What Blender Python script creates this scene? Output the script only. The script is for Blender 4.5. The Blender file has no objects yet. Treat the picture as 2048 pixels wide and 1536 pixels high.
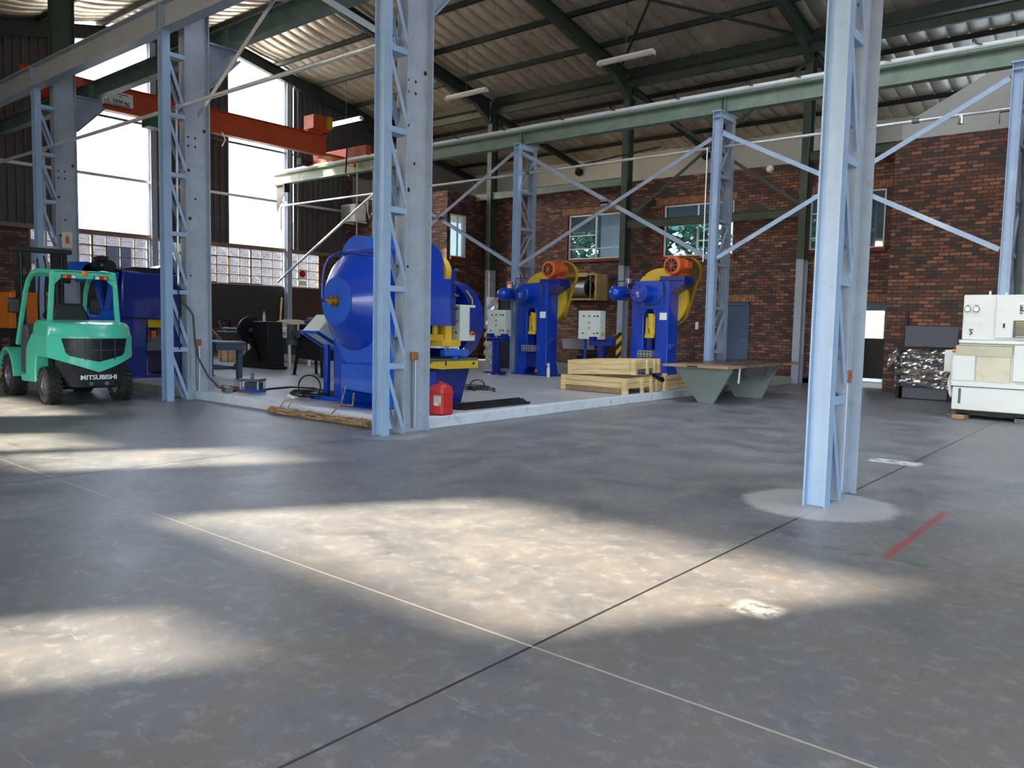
import bpy, bmesh, math, random
from mathutils import Vector, Matrix
random.seed(7)
PI = math.pi
sc = bpy.context.scene
COL = sc.collection

# ------------------------------------------------------------------ camera
def norm(v): return Vector(v).normalized()
FPX, CX, CY, CAMH = 1588.0, 1024.0, 768.0, 1.5
vY = norm((2350-CX, -(672-CY), -FPX))
vX = Vector((-(-890-CX), (604-CY), FPX))
vX = (vX - vY*vX.dot(vY)).normalized()
vZ = vX.cross(vY)
Rw = Matrix((vX, vY, vZ))                       # camera axes -> world axes
cd = bpy.data.cameras.new('camera'); cam = bpy.data.objects.new('camera', cd); COL.objects.link(cam)
cd.sensor_fit = 'HORIZONTAL'; cd.sensor_width = 36.0; cd.lens = 36.0*FPX/2048.0
cd.clip_start = .05; cd.clip_end = 500
cam.matrix_world = Matrix.Translation((0, 0, CAMH)) @ Rw.to_4x4()
sc.camera = cam

# ------------------------------------------------------------------ view, sky, sun, daylight
sc.view_settings.view_transform = 'Standard'; sc.view_settings.look = 'None'
sc.view_settings.gamma = 1.0; sc.view_settings.use_curve_mapping = False
sc.view_settings.exposure = 0.35
w = bpy.data.worlds.new('world'); sc.world = w; w.use_nodes = True
wn = w.node_tree; wn.nodes.clear()
sky = wn.nodes.new('ShaderNodeTexSky'); sky.sky_type = 'NISHITA'; sky.sun_disc = False
sky.sun_elevation = math.radians(26.6); sky.sun_rotation = math.radians(210.7)
sky.air_density = 1.0; sky.dust_density = 1.5; sky.ozone_density = 1.2
bg = wn.nodes.new('ShaderNodeBackground'); bg.inputs[1].default_value = 1.3
wo = wn.nodes.new('ShaderNodeOutputWorld')
wn.links.new(sky.outputs[0], bg.inputs[0]); wn.links.new(bg.outputs[0], wo.inputs[0])
sl = bpy.data.lights.new('sun', 'SUN'); so = bpy.data.objects.new('sun', sl); COL.objects.link(so)
sl.energy = 21.0; sl.angle = math.radians(1.5); sl.color = (1.0, .86, .64)
so.rotation_euler = Vector((.51, .86, -.5)).to_track_quat('-Z', 'Y').to_euler()
def portal(name, loc, d, sx, sy):
    l = bpy.data.lights.new(name, 'AREA'); l.shape = 'RECTANGLE'; l.size = sx; l.size_y = sy
    l.cycles.is_portal = True
    o = bpy.data.objects.new(name, l); COL.objects.link(o); o.location = loc
    o.rotation_euler = Vector(d).to_track_quat('-Z', 'Z').to_euler()
portal('door_daylight', (0, -6.6, 2.5), (0, 1, 0), 9.5, 5.0)
portal('end_daylight', (9.1, .25, 2.65), (-1, 0, 0), 12.6, 5.4)
portal('gable_daylight', (-25.05, 10.9, 6.6), (1, 0, 0), 2.5, 8)
portal('gable_daylight', (-25.05, 15.8, 6.6), (1, 0, 0), 2.3, 8)

# ------------------------------------------------------------------ materials
def S(r, g, b):
    f = lambda c: (c/255/12.92) if c <= 10 else ((c/255+.055)/1.055)**2.4
    return (f(r), f(g), f(b), 1)
def newmat(n):
    m = bpy.data.materials.new(n); m.use_nodes = True
    nt = m.node_tree; nt.nodes.clear()
    out = nt.nodes.new('ShaderNodeOutputMaterial'); b = nt.nodes.new('ShaderNodeBsdfPrincipled')
    nt.links.new(b.outputs[0], out.inputs[0])
    return m, nt, b, out
class NB:
    """tiny node helper"""
    def __init__(s, nt): s.nt = nt
    def n(s, t, **k):
        x = s.nt.nodes.new(t)
        for a, v in k.items(): setattr(x, a, v)
        return x
    def put(s, sock, v):
        if isinstance(v, bpy.types.NodeSocket): s.nt.links.new(v, sock)
        else: sock.default_value = v
    def m(s, op, a, b=None, c=None, clamp=False):
        x = s.n('ShaderNodeMath', operation=op); x.use_clamp = clamp
        s.put(x.inputs[0], a)
        if b is not None: s.put(x.inputs[1], b)
        if c is not None: s.put(x.inputs[2], c)
        return x.outputs[0]
    def pos(s):
        g = s.n('ShaderNodeNewGeometry'); q = s.n('ShaderNodeSeparateXYZ')
        s.nt.links.new(g.outputs['Position'], q.inputs[0]); return g, q.outputs[0], q.outputs[1], q.outputs[2]
    def objc(s):
        g = s.n('ShaderNodeTexCoord'); return g.outputs['Object']
    def noise(s, vec, sc_, det=3, rough=.55, dist=0.0):
        x = s.n('ShaderNodeTexNoise'); s.put(x.inputs['Vector'], vec)
        x.inputs['Scale'].default_value = sc_; x.inputs['Detail'].default_value = det
        x.inputs['Roughness'].default_value = rough; x.inputs['Distortion'].default_value = dist
        return x.outputs[0]
    def ramp(s, f, stops, interp='LINEAR'):
        x = s.n('ShaderNodeValToRGB'); s.put(x.inputs[0], f); x.color_ramp.interpolation = interp
        e = x.color_ramp.elements
        while len(e) < len(stops): e.new(.5)
        for q, (p, c) in zip(e, stops):
            q.position = p; q.color = c if not isinstance(c, (int, float)) else (c, c, c, 1)
        return x.outputs[0]
    def mix(s, f, a, b, mode='MIX'):
        x = s.n('ShaderNodeMix', data_type='RGBA', blend_type=mode)
        s.put(x.inputs[0], f); s.put(x.inputs[6], a); s.put(x.inputs[7], b); return x.outputs[2]
    def sstep(s, v, a, b):
        x = s.n('ShaderNodeMapRange', interpolation_type='SMOOTHSTEP'); s.put(x.inputs[0], v)
        x.inputs[1].default_value = a; x.inputs[2].default_value = b; return x.outputs[0]
    def band(s, v, lo, hi, soft):
        return s.m('MULTIPLY', s.sstep(v, lo-soft, lo+soft), s.m('SUBTRACT', 1, s.sstep(v, hi-soft, hi+soft)))
    def bump(s, h, st, dist, b):
        x = s.n('ShaderNodeBump'); x.inputs['Strength'].default_value = st; x.inputs['Distance'].default_value = dist
        s.put(x.inputs['Height'], h); s.nt.links.new(x.outputs[0], b.inputs['Normal'])

def paint(name, c, rough=.4, metal=0.0, var=.12, dirt=None, damt=.5, coat=0.0, scale=3.0, spec=.5):
    m, nt, b, o = newmat(name); q = NB(nt); v = q.objc()
    n1 = q.noise(v, scale, 4, .6)
    dark = tuple(x*(1-var*1.6) for x in c[:3])+(1,); lite = tuple(min(1, x*(1+var)) for x in c[:3])+(1,)
    col = q.ramp(n1, [(.3, dark), (.7, lite)])
    if dirt:
        n2 = q.noise(v, scale*2.3, 6, .7, .4)
        f = q.m('MULTIPLY', q.sstep(n2, .56, .7), damt)
        col = q.mix(f, col, dirt)
    q.put(b.inputs['Base Color'], col)
    if coat: b.inputs['Roughness'].default_value = rough
    else: q.put(b.inputs['Roughness'], q.ramp(q.noise(v, scale*1.7, 3), [(.3, max(0, rough-.07)), (.7, min(1, rough+.1))]))
    b.inputs['Metallic'].default_value = metal; b.inputs['Coat Weight'].default_value = coat
    b.inputs['Specular IOR Level'].default_value = spec
    return m
RUST = S(95, 70, 55)
M = {}
M['steel_blue'] = paint('column_paint_blue_grey', S(146, 172, 204), .38, dirt=S(120, 125, 135), damt=.25, coat=.15, var=.05)
M['steel_pale'] = paint('column_paint_pale', S(158, 168, 184), .5, dirt=S(130, 120, 112), damt=.45, var=.08)
M['steel_grey'] = paint('lattice_paint_grey', S(136, 150, 170), .45, dirt=S(105, 110, 118), damt=.35, var=.07)
M['beam_grey'] = paint('crane_beam_grey', S(148, 162, 178), .45, dirt=S(110, 118, 125), damt=.3, var=.06)
M['green'] = paint('girder_green', S(112, 132, 120), .5, dirt=S(150, 165, 150), damt=.5, var=.12)
M['dgreen'] = paint('portal_green', S(58, 72, 60), .5, dirt=S(40, 50, 42), damt=.4, var=.12)
M['dark'] = paint('rafter_dark', S(48, 58, 54), .5, var=.1)
M['rail'] = paint('galvanised_rail', S(222, 228, 230), .4, .15, var=.02)
M['pipe'] = paint('galvanised_pipe', S(205, 210, 214), .35, .55, dirt=S(120, 105, 90), damt=.4, var=.08)
M['chrome'] = paint('chrome', S(215, 218, 220), .18, 1, var=.05)
M['blue'] = paint('press_blue', S(2, 60, 180), .28, coat=.4, var=.02)
M['dblue'] = paint('deep_blue', S(2, 32, 128), .3, coat=.35, var=.04)
M['bblue'] = paint('bright_blue', S(14, 86, 200), .35, coat=.2, var=.05)
M['yellow'] = paint('machine_yellow', S(214, 178, 52), .42, var=.08, dirt=S(150, 125, 50), damt=.3)
M['gold'] = paint('guard_yellow', S(190, 160, 30), .45, var=.08)
M['orange'] = paint('crane_orange', S(196, 72, 26), .42, var=.06)
M['motor'] = paint('motor_orange', S(205, 92, 42), .45, var=.08)
M['orange2'] = paint('machine_orange', S(222, 118, 24), .45, var=.05)
M['red'] = paint('can_red', S(196, 46, 44), .38, var=.07)
M['red2'] = paint('extinguisher_red', S(185, 30, 28), .3, var=.05)
M['white'] = paint('white_paint', S(232, 236, 238), .4, var=.03)
M['cnc'] = paint('machine_white', S(216, 222, 224), .38, var=.03, dirt=S(205, 195, 160), damt=.45, scale=1.3)
M['cncdirty'] = paint('machine_stained_cream', S(205, 202, 182), .5, var=.04, dirt=S(175, 160, 120), damt=.6, scale=2.2)
M['box'] = paint('control_box_grey', S(204, 212, 208), .45, var=.03)
M['boxside'] = M['box']
M['black'] = paint('black_paint', S(14, 15, 19), .4, var=.15)
M['blackm'] = paint('black_matte', S(24, 26, 30), .65, var=.15)
M['rubber'] = paint('rubber', S(38, 38, 41), .75, var=.2, dirt=S(95, 88, 80), damt=.5, scale=5)
M['char'] = paint('charcoal', S(62, 68, 76), .5, var=.1)
M['steel'] = paint('machined_steel', S(170, 174, 178), .35, .8, var=.12)
M['dsteel'] = paint('dull_steel', S(96, 104, 112), .45, .2, var=.15)
M['bench'] = paint('bench_slate', S(62, 82, 104), .5, var=.1)
M['mint'] = paint('truck_green', S(84, 208, 178), .28, coat=.45, var=.015)
M['wood'] = paint('new_pine', S(226, 200, 150), .6, var=.1, dirt=S(185, 150, 100), damt=.5, scale=4)
M['owood'] = paint('weathered_wood', S(150, 125, 95), .7, var=.15, dirt=S(95, 80, 62), damt=.5, scale=4)
M['bark'] = paint('bark', S(170, 136, 98), .85, var=.4, dirt=S(70, 50, 36), damt=.9, scale=14)
M['ply'] = paint('plywood', S(205, 172, 118), .6, var=.08)
M['tabletop'] = paint('table_edge_tan', S(168, 138, 112), .5, var=.06)
M['deskgrey'] = paint('desk_grey', S(124, 136, 136), .5, var=.04, dirt=S(150, 160, 160), damt=.3)
M['board'] = paint('slate_board', S(82, 90, 104), .5, var=.04)
M['plaster'] = paint('white_plaster', S(214, 216, 214), .8, var=.05, dirt=S(175, 178, 176), damt=.35, scale=.6)
M['plaster_warm'] = paint('grey_plaster', S(150, 148, 140), .85, var=.08, scale=.5)
M['frame_white'] = paint('window_frame_white', S(225, 228, 228), .5, var=.03)
M['sill'] = paint('oxide_sill', S(128, 40, 30), .6, var=.1)
M['darkboard'] = paint('dark_board', S(52, 48, 50), .65, var=.08, scale=.7)
M['brownboard'] = paint('brown_board', S(66, 50, 44), .65, var=.08, scale=.7)
M['steelframe'] = paint('steel_sash_brown', S(122, 104, 92), .6, var=.1)
M['doorblue'] = paint('door_slate_blue', S(72, 92, 122), .45, var=.04)
M['tile'] = paint('white_tile', S(226, 228, 226), .3, var=.03)
M['canvas'] = paint('canvas_sheet', S(170, 160, 138), .85, var=.12, dirt=S(120, 110, 92), damt=.5, scale=5)
M['cloth'] = paint('blue_cloth', S(34, 60, 120), .85, var=.3)
M['brass'] = paint('brass', S(190, 150, 60), .3, .8, var=.1)
M['rustbox'] = paint('rusty_box', S(158, 98, 52), .65, var=.15)
M['label'] = paint('label_white', S(236, 238, 238), .5, var=.03)
M['amber'] = paint('lamp_amber', S(240, 130, 20), .25, var=.05)
M['lampred'] = paint('lamp_red', S(190, 22, 22), .25, var=.05)
M['screen'] = paint('screen_dark', S(60, 64, 66), .2, var=.1)
M['seat'] = paint('seat_black', S(22, 24, 30), .5, var=.1)
M['plastic'] = paint('plastic_white', S(238, 240, 236), .35, var=.03)
M['leaf'] = paint('tree_leaf', S(110, 150, 120), .7, var=.3, scale=2)
M['outwall'] = paint('outside_cladding', S(205, 208, 215), .7, var=.08)
def emit(name, c, s):
    m, nt, b, o = newmat(name); nt.nodes.remove(b)
    e = nt.nodes.new('ShaderNodeEmission'); e.inputs[0].default_value = c; e.inputs[1].default_value = s
    nt.links.new(e.outputs[0], o.inputs[0]); return m
M['tube'] = emit('lit_tube', (.85, .93, 1, 1), 6)
M['tube_off'] = paint('tube_off', S(222, 220, 212), .4, var=.03)

def glass(name, tint, gl=.12, diff=0.0, rough=.03, trans=0.0):
    m, nt, b, o = newmat(name); nt.nodes.remove(b); q = NB(nt)
    t = q.n('ShaderNodeBsdfTransparent'); t.inputs[0].default_value = tint
    g = q.n('ShaderNodeBsdfGlossy'); g.inputs['Roughness'].default_value = rough
    mx = q.n('ShaderNodeMixShader'); mx.inputs[0].default_value = gl
    nt.links.new(t.outputs[0], mx.inputs[1]); nt.links.new(g.outputs[0], mx.inputs[2]); last = mx.outputs[0]
    if trans:
        d = q.n('ShaderNodeBsdfTranslucent'); d.inputs[0].default_value = (.92, .94, .96, 1)
        m2 = q.n('ShaderNodeMixShader'); m2.inputs[0].default_value = trans
        nt.links.new(last, m2.inputs[1]); nt.links.new(d.outputs[0], m2.inputs[2]); last = m2.outputs[0]
    nt.links.new(last, o.inputs[0]); return m
M['glass'] = glass('window_glass', (.82, .9, .95, 1), .14)
M['curtain_glass'] = glass('obscured_glass', (.55, .62, .66, 1), .16, rough=.12, trans=.45)
M['sheet'] = glass('clear_roof_sheet', (.97, .98, 1, 1), .04, trans=.35)
M['film'] = glass('clear_film', (.84, .88, .92, 1), .42, rough=.16)
M['bottle'] = glass('clear_plastic', (.85, .9, .95, 1), .25, rough=.08, trans=.3)
M['mesh_guard'] = glass('yellow_mesh', (.85, .72, .3, 1), .04, trans=.25)

m, nt, b, o = newmat('added_roof_light'); nt.nodes.remove(b); d_ = nt.nodes.new('ShaderNodeBsdfTranslucent'); d_.inputs[0].default_value = (.46, .50, .54, 1); nt.links.new(d_.outputs[0], o.inputs[0]); M['added_rooflight'] = m
def brick_mat(name, pal, mortar, w=.235, h=.085, mort=.011):
    m, nt, b, o = newmat(name); q = NB(nt)
    g, x, y, z = q.pos()
    nx = q.n('ShaderNodeSeparateXYZ'); nt.links.new(g.outputs['Normal'], nx.inputs[0])
    f = q.m('GREATER_THAN', q.m('ABSOLUTE', nx.outputs[0]), .6)
    u = q.m('ADD', q.m('MULTIPLY', x, q.m('SUBTRACT', 1, f)), q.m('MULTIPLY', y, f))
    c = q.n('ShaderNodeCombineXYZ'); q.put(c.inputs[0], u); q.put(c.inputs[1], z)
    bt = q.n('ShaderNodeTexBrick'); nt.links.new(c.outputs[0], bt.inputs[0])
    bt.inputs['Scale'].default_value = 1; bt.inputs['Brick Width'].default_value = w; bt.inputs['Row Height'].default_value = h
    bt.inputs['Mortar Size'].default_value = mort; bt.inputs['Mortar Smooth'].default_value = .1; bt.inputs['Bias'].default_value = 0
    bt.inputs['Color1'].default_value = (0, 0, 0, 1); bt.inputs['Color2'].default_value = (1, 1, 1, 1); bt.inputs['Mortar'].default_value = (.5, .5, .5, 1)
    n = len(pal)
    colr = q.ramp(bt.outputs['Color'], [(i/n, S(*p)) for i, p in enumerate(pal)], 'CONSTANT')
    nv = q.noise(c.outputs[0], 9, 4, .6); big = q.noise(c.outputs[0], .7, 3, .6)
    colr = q.mix(q.m('MULTIPLY', q.sstep(nv, .35, .75), .4), colr, S(60, 46, 42))
    colr = q.mix(q.m('MULTIPLY', q.sstep(big, .5, .75), .45), colr, S(58, 48, 46))
    wh = q.m('MULTIPLY', q.sstep(q.noise(c.outputs[0], 2.6, 6, .75, .6), .66, .74), .6)
    colr = q.mix(wh, colr, S(170, 158, 150))
    colr = q.mix(bt.outputs['Fac'], colr, S(*mortar))
    q.put(b.inputs['Base Color'], colr); b.inputs['Roughness'].default_value = .75
    q.bump(q.m('SUBTRACT', 1, bt.outputs['Fac']), .6, .012, b)
    return m
PAL = [(138, 88, 68), (104, 66, 55), (76, 64, 62), (158, 108, 84), (92, 60, 52), (64, 58, 60), (122, 78, 62), (116, 90, 80)]
M['brick'] = brick_mat('face_brick', PAL, (60, 48, 46))
M['brick_out'] = brick_mat('outside_brick', [(250, 225, 210), (240, 205, 185), (252, 238, 228), (246, 215, 195)], (250, 248, 245), h=.09)

def concrete(name, marks):
    m, nt, b, o = newmat(name); q = NB(nt); g, x, y, z = q.pos(); P = g.outputs['Position']
    n1 = q.noise(P, .35, 5, .6, .3); n2 = q.noise(P, 1.6, 8, .7, .5); n3 = q.noise(P, 9, 6, .7, .3); n4 = q.noise(P, 45, 4, .7)
    col = q.ramp(n2, [(.28, S(84, 86, 90)), (.5, S(118, 121, 126)), (.72, S(146, 147, 148))] if marks else [(.28, S(140, 143, 147)), (.5, S(172, 175, 178)), (.72, S(196, 197, 198))])
    brown = q.m('MULTIPLY', q.sstep(n1, .46, .66), .8)
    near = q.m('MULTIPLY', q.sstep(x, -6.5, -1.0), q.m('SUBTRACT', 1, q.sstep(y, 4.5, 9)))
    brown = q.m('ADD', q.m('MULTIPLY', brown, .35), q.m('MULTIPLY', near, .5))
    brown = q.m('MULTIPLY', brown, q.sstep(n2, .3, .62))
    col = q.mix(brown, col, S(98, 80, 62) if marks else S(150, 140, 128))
    col = q.mix(q.m('MULTIPLY', q.sstep(n3, .55, .72), .45), col, S(96, 88, 80))
    col = q.mix(q.m('MULTIPLY', q.sstep(n3, .50, .30), .25), col, S(182, 182, 180))
    # dark blots and pale scuffs
    vo = q.n('ShaderNodeTexVoronoi'); nt.links.new(P, vo.inputs[0]); vo.inputs['Scale'].default_value = 1.9; vo.inputs['Randomness'].default_value = 1
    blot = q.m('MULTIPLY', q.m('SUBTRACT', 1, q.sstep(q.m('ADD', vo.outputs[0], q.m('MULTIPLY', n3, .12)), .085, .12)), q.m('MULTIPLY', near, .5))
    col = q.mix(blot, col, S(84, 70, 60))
    sv = q.n('ShaderNodeMapping'); nt.links.new(P, sv.inputs[0]); sv.inputs['Scale'].default_value = (1.2, 14, 1); sv.inputs['Rotation'].default_value = (0, 0, .5)
    scr = q.noise(sv.outputs[0], 1.4, 6, .75, .8)
    col = q.mix(q.m('MULTIPLY', q.sstep(scr, .62, .72), .35), col, S(196, 196, 192))
    sv2 = q.n('ShaderNodeMapping'); nt.links.new(P, sv2.inputs[0]); sv2.inputs['Scale'].default_value = (10, 1, 1); sv2.inputs['Rotation'].default_value = (0, 0, -.35)
    scr2 = q.noise(sv2.outputs[0], 1.1, 5, .7, .6)
    col = q.mix(q.m('MULTIPLY', q.sstep(scr2, .6, .75), .3), col, S(70, 68, 68))
    h = q.m('MULTIPLY', n4, .3)
    if marks:
        # saw-cut joints every 5.57 m
        for (ax, v0, wd) in ((x, -2.2, .009), (x, -7.77, .009), (x, -13.34, .009), (x, 3.37, .009), (y, 2.83, .008), (y, -2.7, .008)):
            d = q.m('ABSOLUTE', q.m('SUBTRACT', ax, v0)); j = q.m('SUBTRACT', 1, q.sstep(d, wd*.5, wd*1.3))
            jc = S(40, 38, 38) if ax is x else S(186, 178, 160)
            if ax is y: j = q.m('MULTIPLY', j, .75)
            col = q.mix(j, col, jc); h = q.m('SUBTRACT', h, j)
        # worn pale ring round the column foot
        for (cx, cy, r) in ((-2.25, 6.85, .62), (-7.8, 6.9, .5)):
            dd = q.m('SQRT', q.m('ADD', q.m('POWER', q.m('SUBTRACT', x, cx), 2), q.m('POWER', q.m('SUBTRACT', y, cy), 2)))
            dd = q.m('ADD', dd, q.m('MULTIPLY', q.m('SUBTRACT', n3, .5), .18))
            ring = q.m('MULTIPLY', q.m('SUBTRACT', 1, q.sstep(dd, r-.06, r+.05)), .75 if r > .6 else .3)
            col = q.mix(ring, col, S(186, 188, 186))
        def patch(x0, x1, y0, y1, soft, c, a, tex):
            nonlocal col
            k = q.m('MULTIPLY', q.band(x, x0, x1, soft), q.band(y, y0, y1, soft)); k = q.m('MULTIPLY', k, tex); col = q.mix(q.m('MULTIPLY', k, a), col, c)
        t1 = q.sstep(n3, .4, .55)
        patch(-2.62, -2.1, 9.55, 9.85, .04, S(220, 222, 220), .9, t1)
        patch(-1.40, -1.345, 5.53, 7.35, .012, S(170, 30, 45), .75, q.sstep(n4, .3, .6))
        patch(-1.78, -1.1, 5.50, 5.56, .015, S(38, 90, 74), .6, t1)
        patch(-2.35, -2.05, 5.46, 5.50, .02, S(38, 90, 74), .6, t1)
        patch(-1.1, .4, 5.50, 5.53, .01, S(80, 76, 82), .6, t1)
        patch(-1.72, -1.50, 3.93, 4.13, .05, S(225, 222, 210), .9, t1)
        patch(-8.3, -7.6, 11.6, 14.6, .25, S(205, 206, 205), .5, q.sstep(n3, .5, .56))
    q.put(b.inputs['Base Color'], col)
    r = q.ramp(n2, [(.3, .34), (.7, .52)]); q.put(b.inputs['Roughness'], r)
    b.inputs['Specular IOR Level'].default_value = .45
    q.bump(h, .25, .01, b)
    return m
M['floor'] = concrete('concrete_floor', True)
M['platform'] = concrete('concrete_platform', False)
M['kerb'] = paint('kerb_paint', S(205, 212, 222), .65, var=.05, dirt=S(120, 122, 125), damt=.6, scale=3.5)
# insulated roof underside
m, nt, b, o = newmat('roof_lining'); q = NB(nt); P = q.pos()[0].outputs['Position']
n1 = q.noise(P, .8, 5, .65, .4); n2 = q.noise(P, 5, 5, .7)
c = q.ramp(n1, [(.3, S(180, 168, 146)), (.7, S(222, 212, 192))]); c = q.mix(q.m('MULTIPLY', q.sstep(n2, .5, .75), .4), c, S(95, 90, 84))
q.put(b.inputs['Base Color'], c); b.inputs['Roughness'].default_value = .36; b.inputs['Metallic'].default_value = .5
M['roof'] = m
M['clad'] = paint('cladding_inside', S(78, 76, 78), .55, var=.12, dirt=S(110, 108, 106), damt=.3, scale=1.2)
# hazard stripes
m, nt, b, o = newmat('hazard_stripes'); q = NB(nt); g, x, y, z = q.pos()
s_ = q.m('FRACT', q.m('DIVIDE', q.m('ADD', z, q.m('MULTIPLY', q.m('ADD', x, y), -.9)), .32))
q.put(b.inputs['Base Color'], q.mix(q.m('GREATER_THAN', s_, .5), S(24, 24, 26), S(226, 180, 30))); b.inputs['Roughness'].default_value = .5
M['hazard'] = m
# wood with grain lines
def plank_mat(name, c1, c2, sx=1):
    m, nt, b, o = newmat(name); q = NB(nt); mp = q.n('ShaderNodeMapping'); nt.links.new(q.objc(), mp.inputs[0]); mp.inputs['Scale'].default_value = (sx, sx, 14)
    n = q.noise(mp.outputs[0], 1.5, 5, .6, .3)
    q.put(b.inputs['Base Color'], q.ramp(n, [(.3, c1), (.65, c2)])); b.inputs['Roughness'].default_value = .62
    return m
M['pine'] = plank_mat('pine_planks', S(198, 164, 112), S(232, 208, 160), 1.3)

# ------------------------------------------------------------------ geometry builder
OFF = {}
class MB:
    def __init__(s): s.v = []; s.f = []
    def add(s, vs, fs):
        k = len(s.v); s.v += [tuple(v) for v in vs]; s.f += [tuple(i+k for i in f) for f in fs]; return s
    def box(s, x0, x1, y0, y1, z0, z1, mat=None):
        vs = [Vector((x, y, z)) for z in (z0, z1) for (x, y) in ((x0, y0), (x1, y0), (x1, y1), (x0, y1))]
        if mat is not None: vs = [mat @ v for v in vs]
        return s.add(vs, [(3, 2, 1, 0), (4, 5, 6, 7), (0, 1, 5, 4), (1, 2, 6, 5), (2, 3, 7, 6), (3, 0, 4, 7)])
    def cbox(s, c, d, rz=0, rx=0, ry=0):
        mt = Matrix.Translation(c) @ Matrix.Rotation(rz, 4, 'Z') @ Matrix.Rotation(ry, 4, 'Y') @ Matrix.Rotation(rx, 4, 'X')
        return s.box(-d[0]/2, d[0]/2, -d[1]/2, d[1]/2, -d[2]/2, d[2]/2, mt)
    def prism(s, pts, axis, a0, a1):
        """pts: 2D outline; axis: extrusion axis. x:(y,z) y:(x,z) z:(x,y)"""
        def P(p, a):
            return {'x': (a, p[0], p[1]), 'y': (p[0], a, p[1]), 'z': (p[0], p[1], a)}[axis]
        n = len(pts); vs = [P(p, a0) for p in pts]+[P(p, a1) for p in pts]
        fs = [tuple(range(n)), tuple(range(2*n-1, n-1, -1))]+[(i, i+n, (i+1) % n+n, (i+1) % n) for i in range(n)]
        return s.add(vs, fs)
    def frame(s, p0, p1, up=(0, 0, 1)):
        p0 = Vector(p0); p1 = Vector(p1); d = (p1-p0); L = d.length; d = d/L; up = Vector(up)
        if abs(d.dot(up)) > .98: up = Vector((0, 1, 0))
        x = d.cross(up).normalized(); y = x.cross(d).normalized(); return p0, p1, d, x, y, L
    def bar(s, p0, p1, w, h, up=(0, 0, 1)):
        p0, p1, d, x, y, L = s.frame(p0, p1, up)
        vs = [p+x*(a*w/2)+y*(b_*h/2) for p in (p0, p1) for a, b_ in ((-1, -1), (1, -1), (1, 1), (-1, 1))]
        return s.add(vs, [(3, 2, 1, 0), (4, 5, 6, 7), (0, 1, 5, 4), (1, 2, 6, 5), (2, 3, 7, 6), (3, 0, 4, 7)])
    def ibeam(s, p0, p1, depth, wid, tf=.014, tw=.01, up=(0, 0, 1)):
        """flanges normal to 'up', depth measured along up"""
        p0, p1, d, x, y, L = s.frame(p0, p1, up); a = depth/2; b_ = wid/2; t = tw/2; c = a-tf
        o_ = [(-b_, -a), (b_, -a), (b_, -c), (t, -c), (t, c), (b_, c), (b_, a), (-b_, a), (-b_, c), (-t, c), (-t, -c), (-b_, -c)]
        n = 12; vs = [p+x*u+y*v for p in (p0, p1) for u, v in o_]
        fs = [(i, i+n, (i+1) % n+n, (i+1) % n) for i in range(n)]
        for k, r in ((0, 1), (n, -1)):
            for qd in ((0, 1, 2, 3, 10, 11), (10, 3, 4, 9), (9, 4, 5, 6, 7, 8)):
                fs.append(tuple(k+i for i in qd[::r]))
        return s.add(vs, fs)
    def cyl(s, p0, p1, r0, r1=None, n=24, cap=True):
        if r1 is None: r1 = r0
        p0, p1, d, x, y, L = s.frame(p0, p1)
        vs = []
        for p, r in ((p0, r0), (p1, r1)):
            for i in range(n): a = 2*PI*i/n; vs.append(p+x*(r*math.cos(a))+y*(r*math.sin(a)))
        fs = [(i, (i+1) % n, (i+1) % n+n, i+n) for i in range(n)]
        if cap: fs += [tuple(range(n-1, -1, -1)), tuple(range(n, 2*n))]
        return s.add(vs, fs)
    def lathe(s, c, axis, prof, n=32, caps=True):
        """prof: (distance along axis, radius)"""
        c = Vector(c); d = Vector(axis).normalized(); up = Vector((0, 0, 1)) if abs(d.z) < .9 else Vector((0, 1, 0))
        x = d.cross(up).normalized(); y = x.cross(d); vs = []; fs = []
        for (t, r) in prof:
            for i in range(n): a = 2*PI*i/n; vs.append(c+d*t+x*(r*math.cos(a))+y*(r*math.sin(a)))
        for k in range(len(prof)-1):
            fs += [(k*n+i, k*n+(i+1) % n, (k+1)*n+(i+1) % n, (k+1)*n+i) for i in range(n)]
        if caps and prof[0][1] > 1e-4: fs.append(tuple(range(n-1, -1, -1)))
        if caps and prof[-1][1] > 1e-4: fs.append(tuple((len(prof)-1)*n+i for i in range(n)))
        return s.add(vs, fs)
    def tube(s, pts, r, n=10, closed=False):
        pts = [Vector(p) for p in pts]; N = len(pts); vs = []; fs = []; prev = None
        for i, p in enumerate(pts):
            d = (pts[(i+1) % N if closed else min(i+1, N-1)]-pts[(i-1) % N if closed else max(i-1, 0)])
            if d.length < 1e-6: d = Vector((0, 0, 1))
            d.normalize()
            if prev is None: u = Vector((0, 0, 1)) if abs(d.z) < .9 else Vector((1, 0, 0))
            else: u = prev
            x = d.cross(u)
            if x.length < 1e-4: x = d.cross(Vector((1, 0, 0)))
            x.normalize(); y = x.cross(d).normalized(); prev = y
            for k in range(n): a = 2*PI*k/n; vs.append(p+x*(r*math.cos(a))+y*(r*math.sin(a)))
        for i in range(N if closed else N-1):
            j = (i+1) % N
            fs += [(i*n+k, i*n+(k+1) % n, j*n+(k+1) % n, j*n+k) for k in range(n)]
        if not closed: fs += [tuple(range(n-1, -1, -1)), tuple((N-1)*n+k for k in range(n))]
        return s.add(vs, fs)
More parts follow.
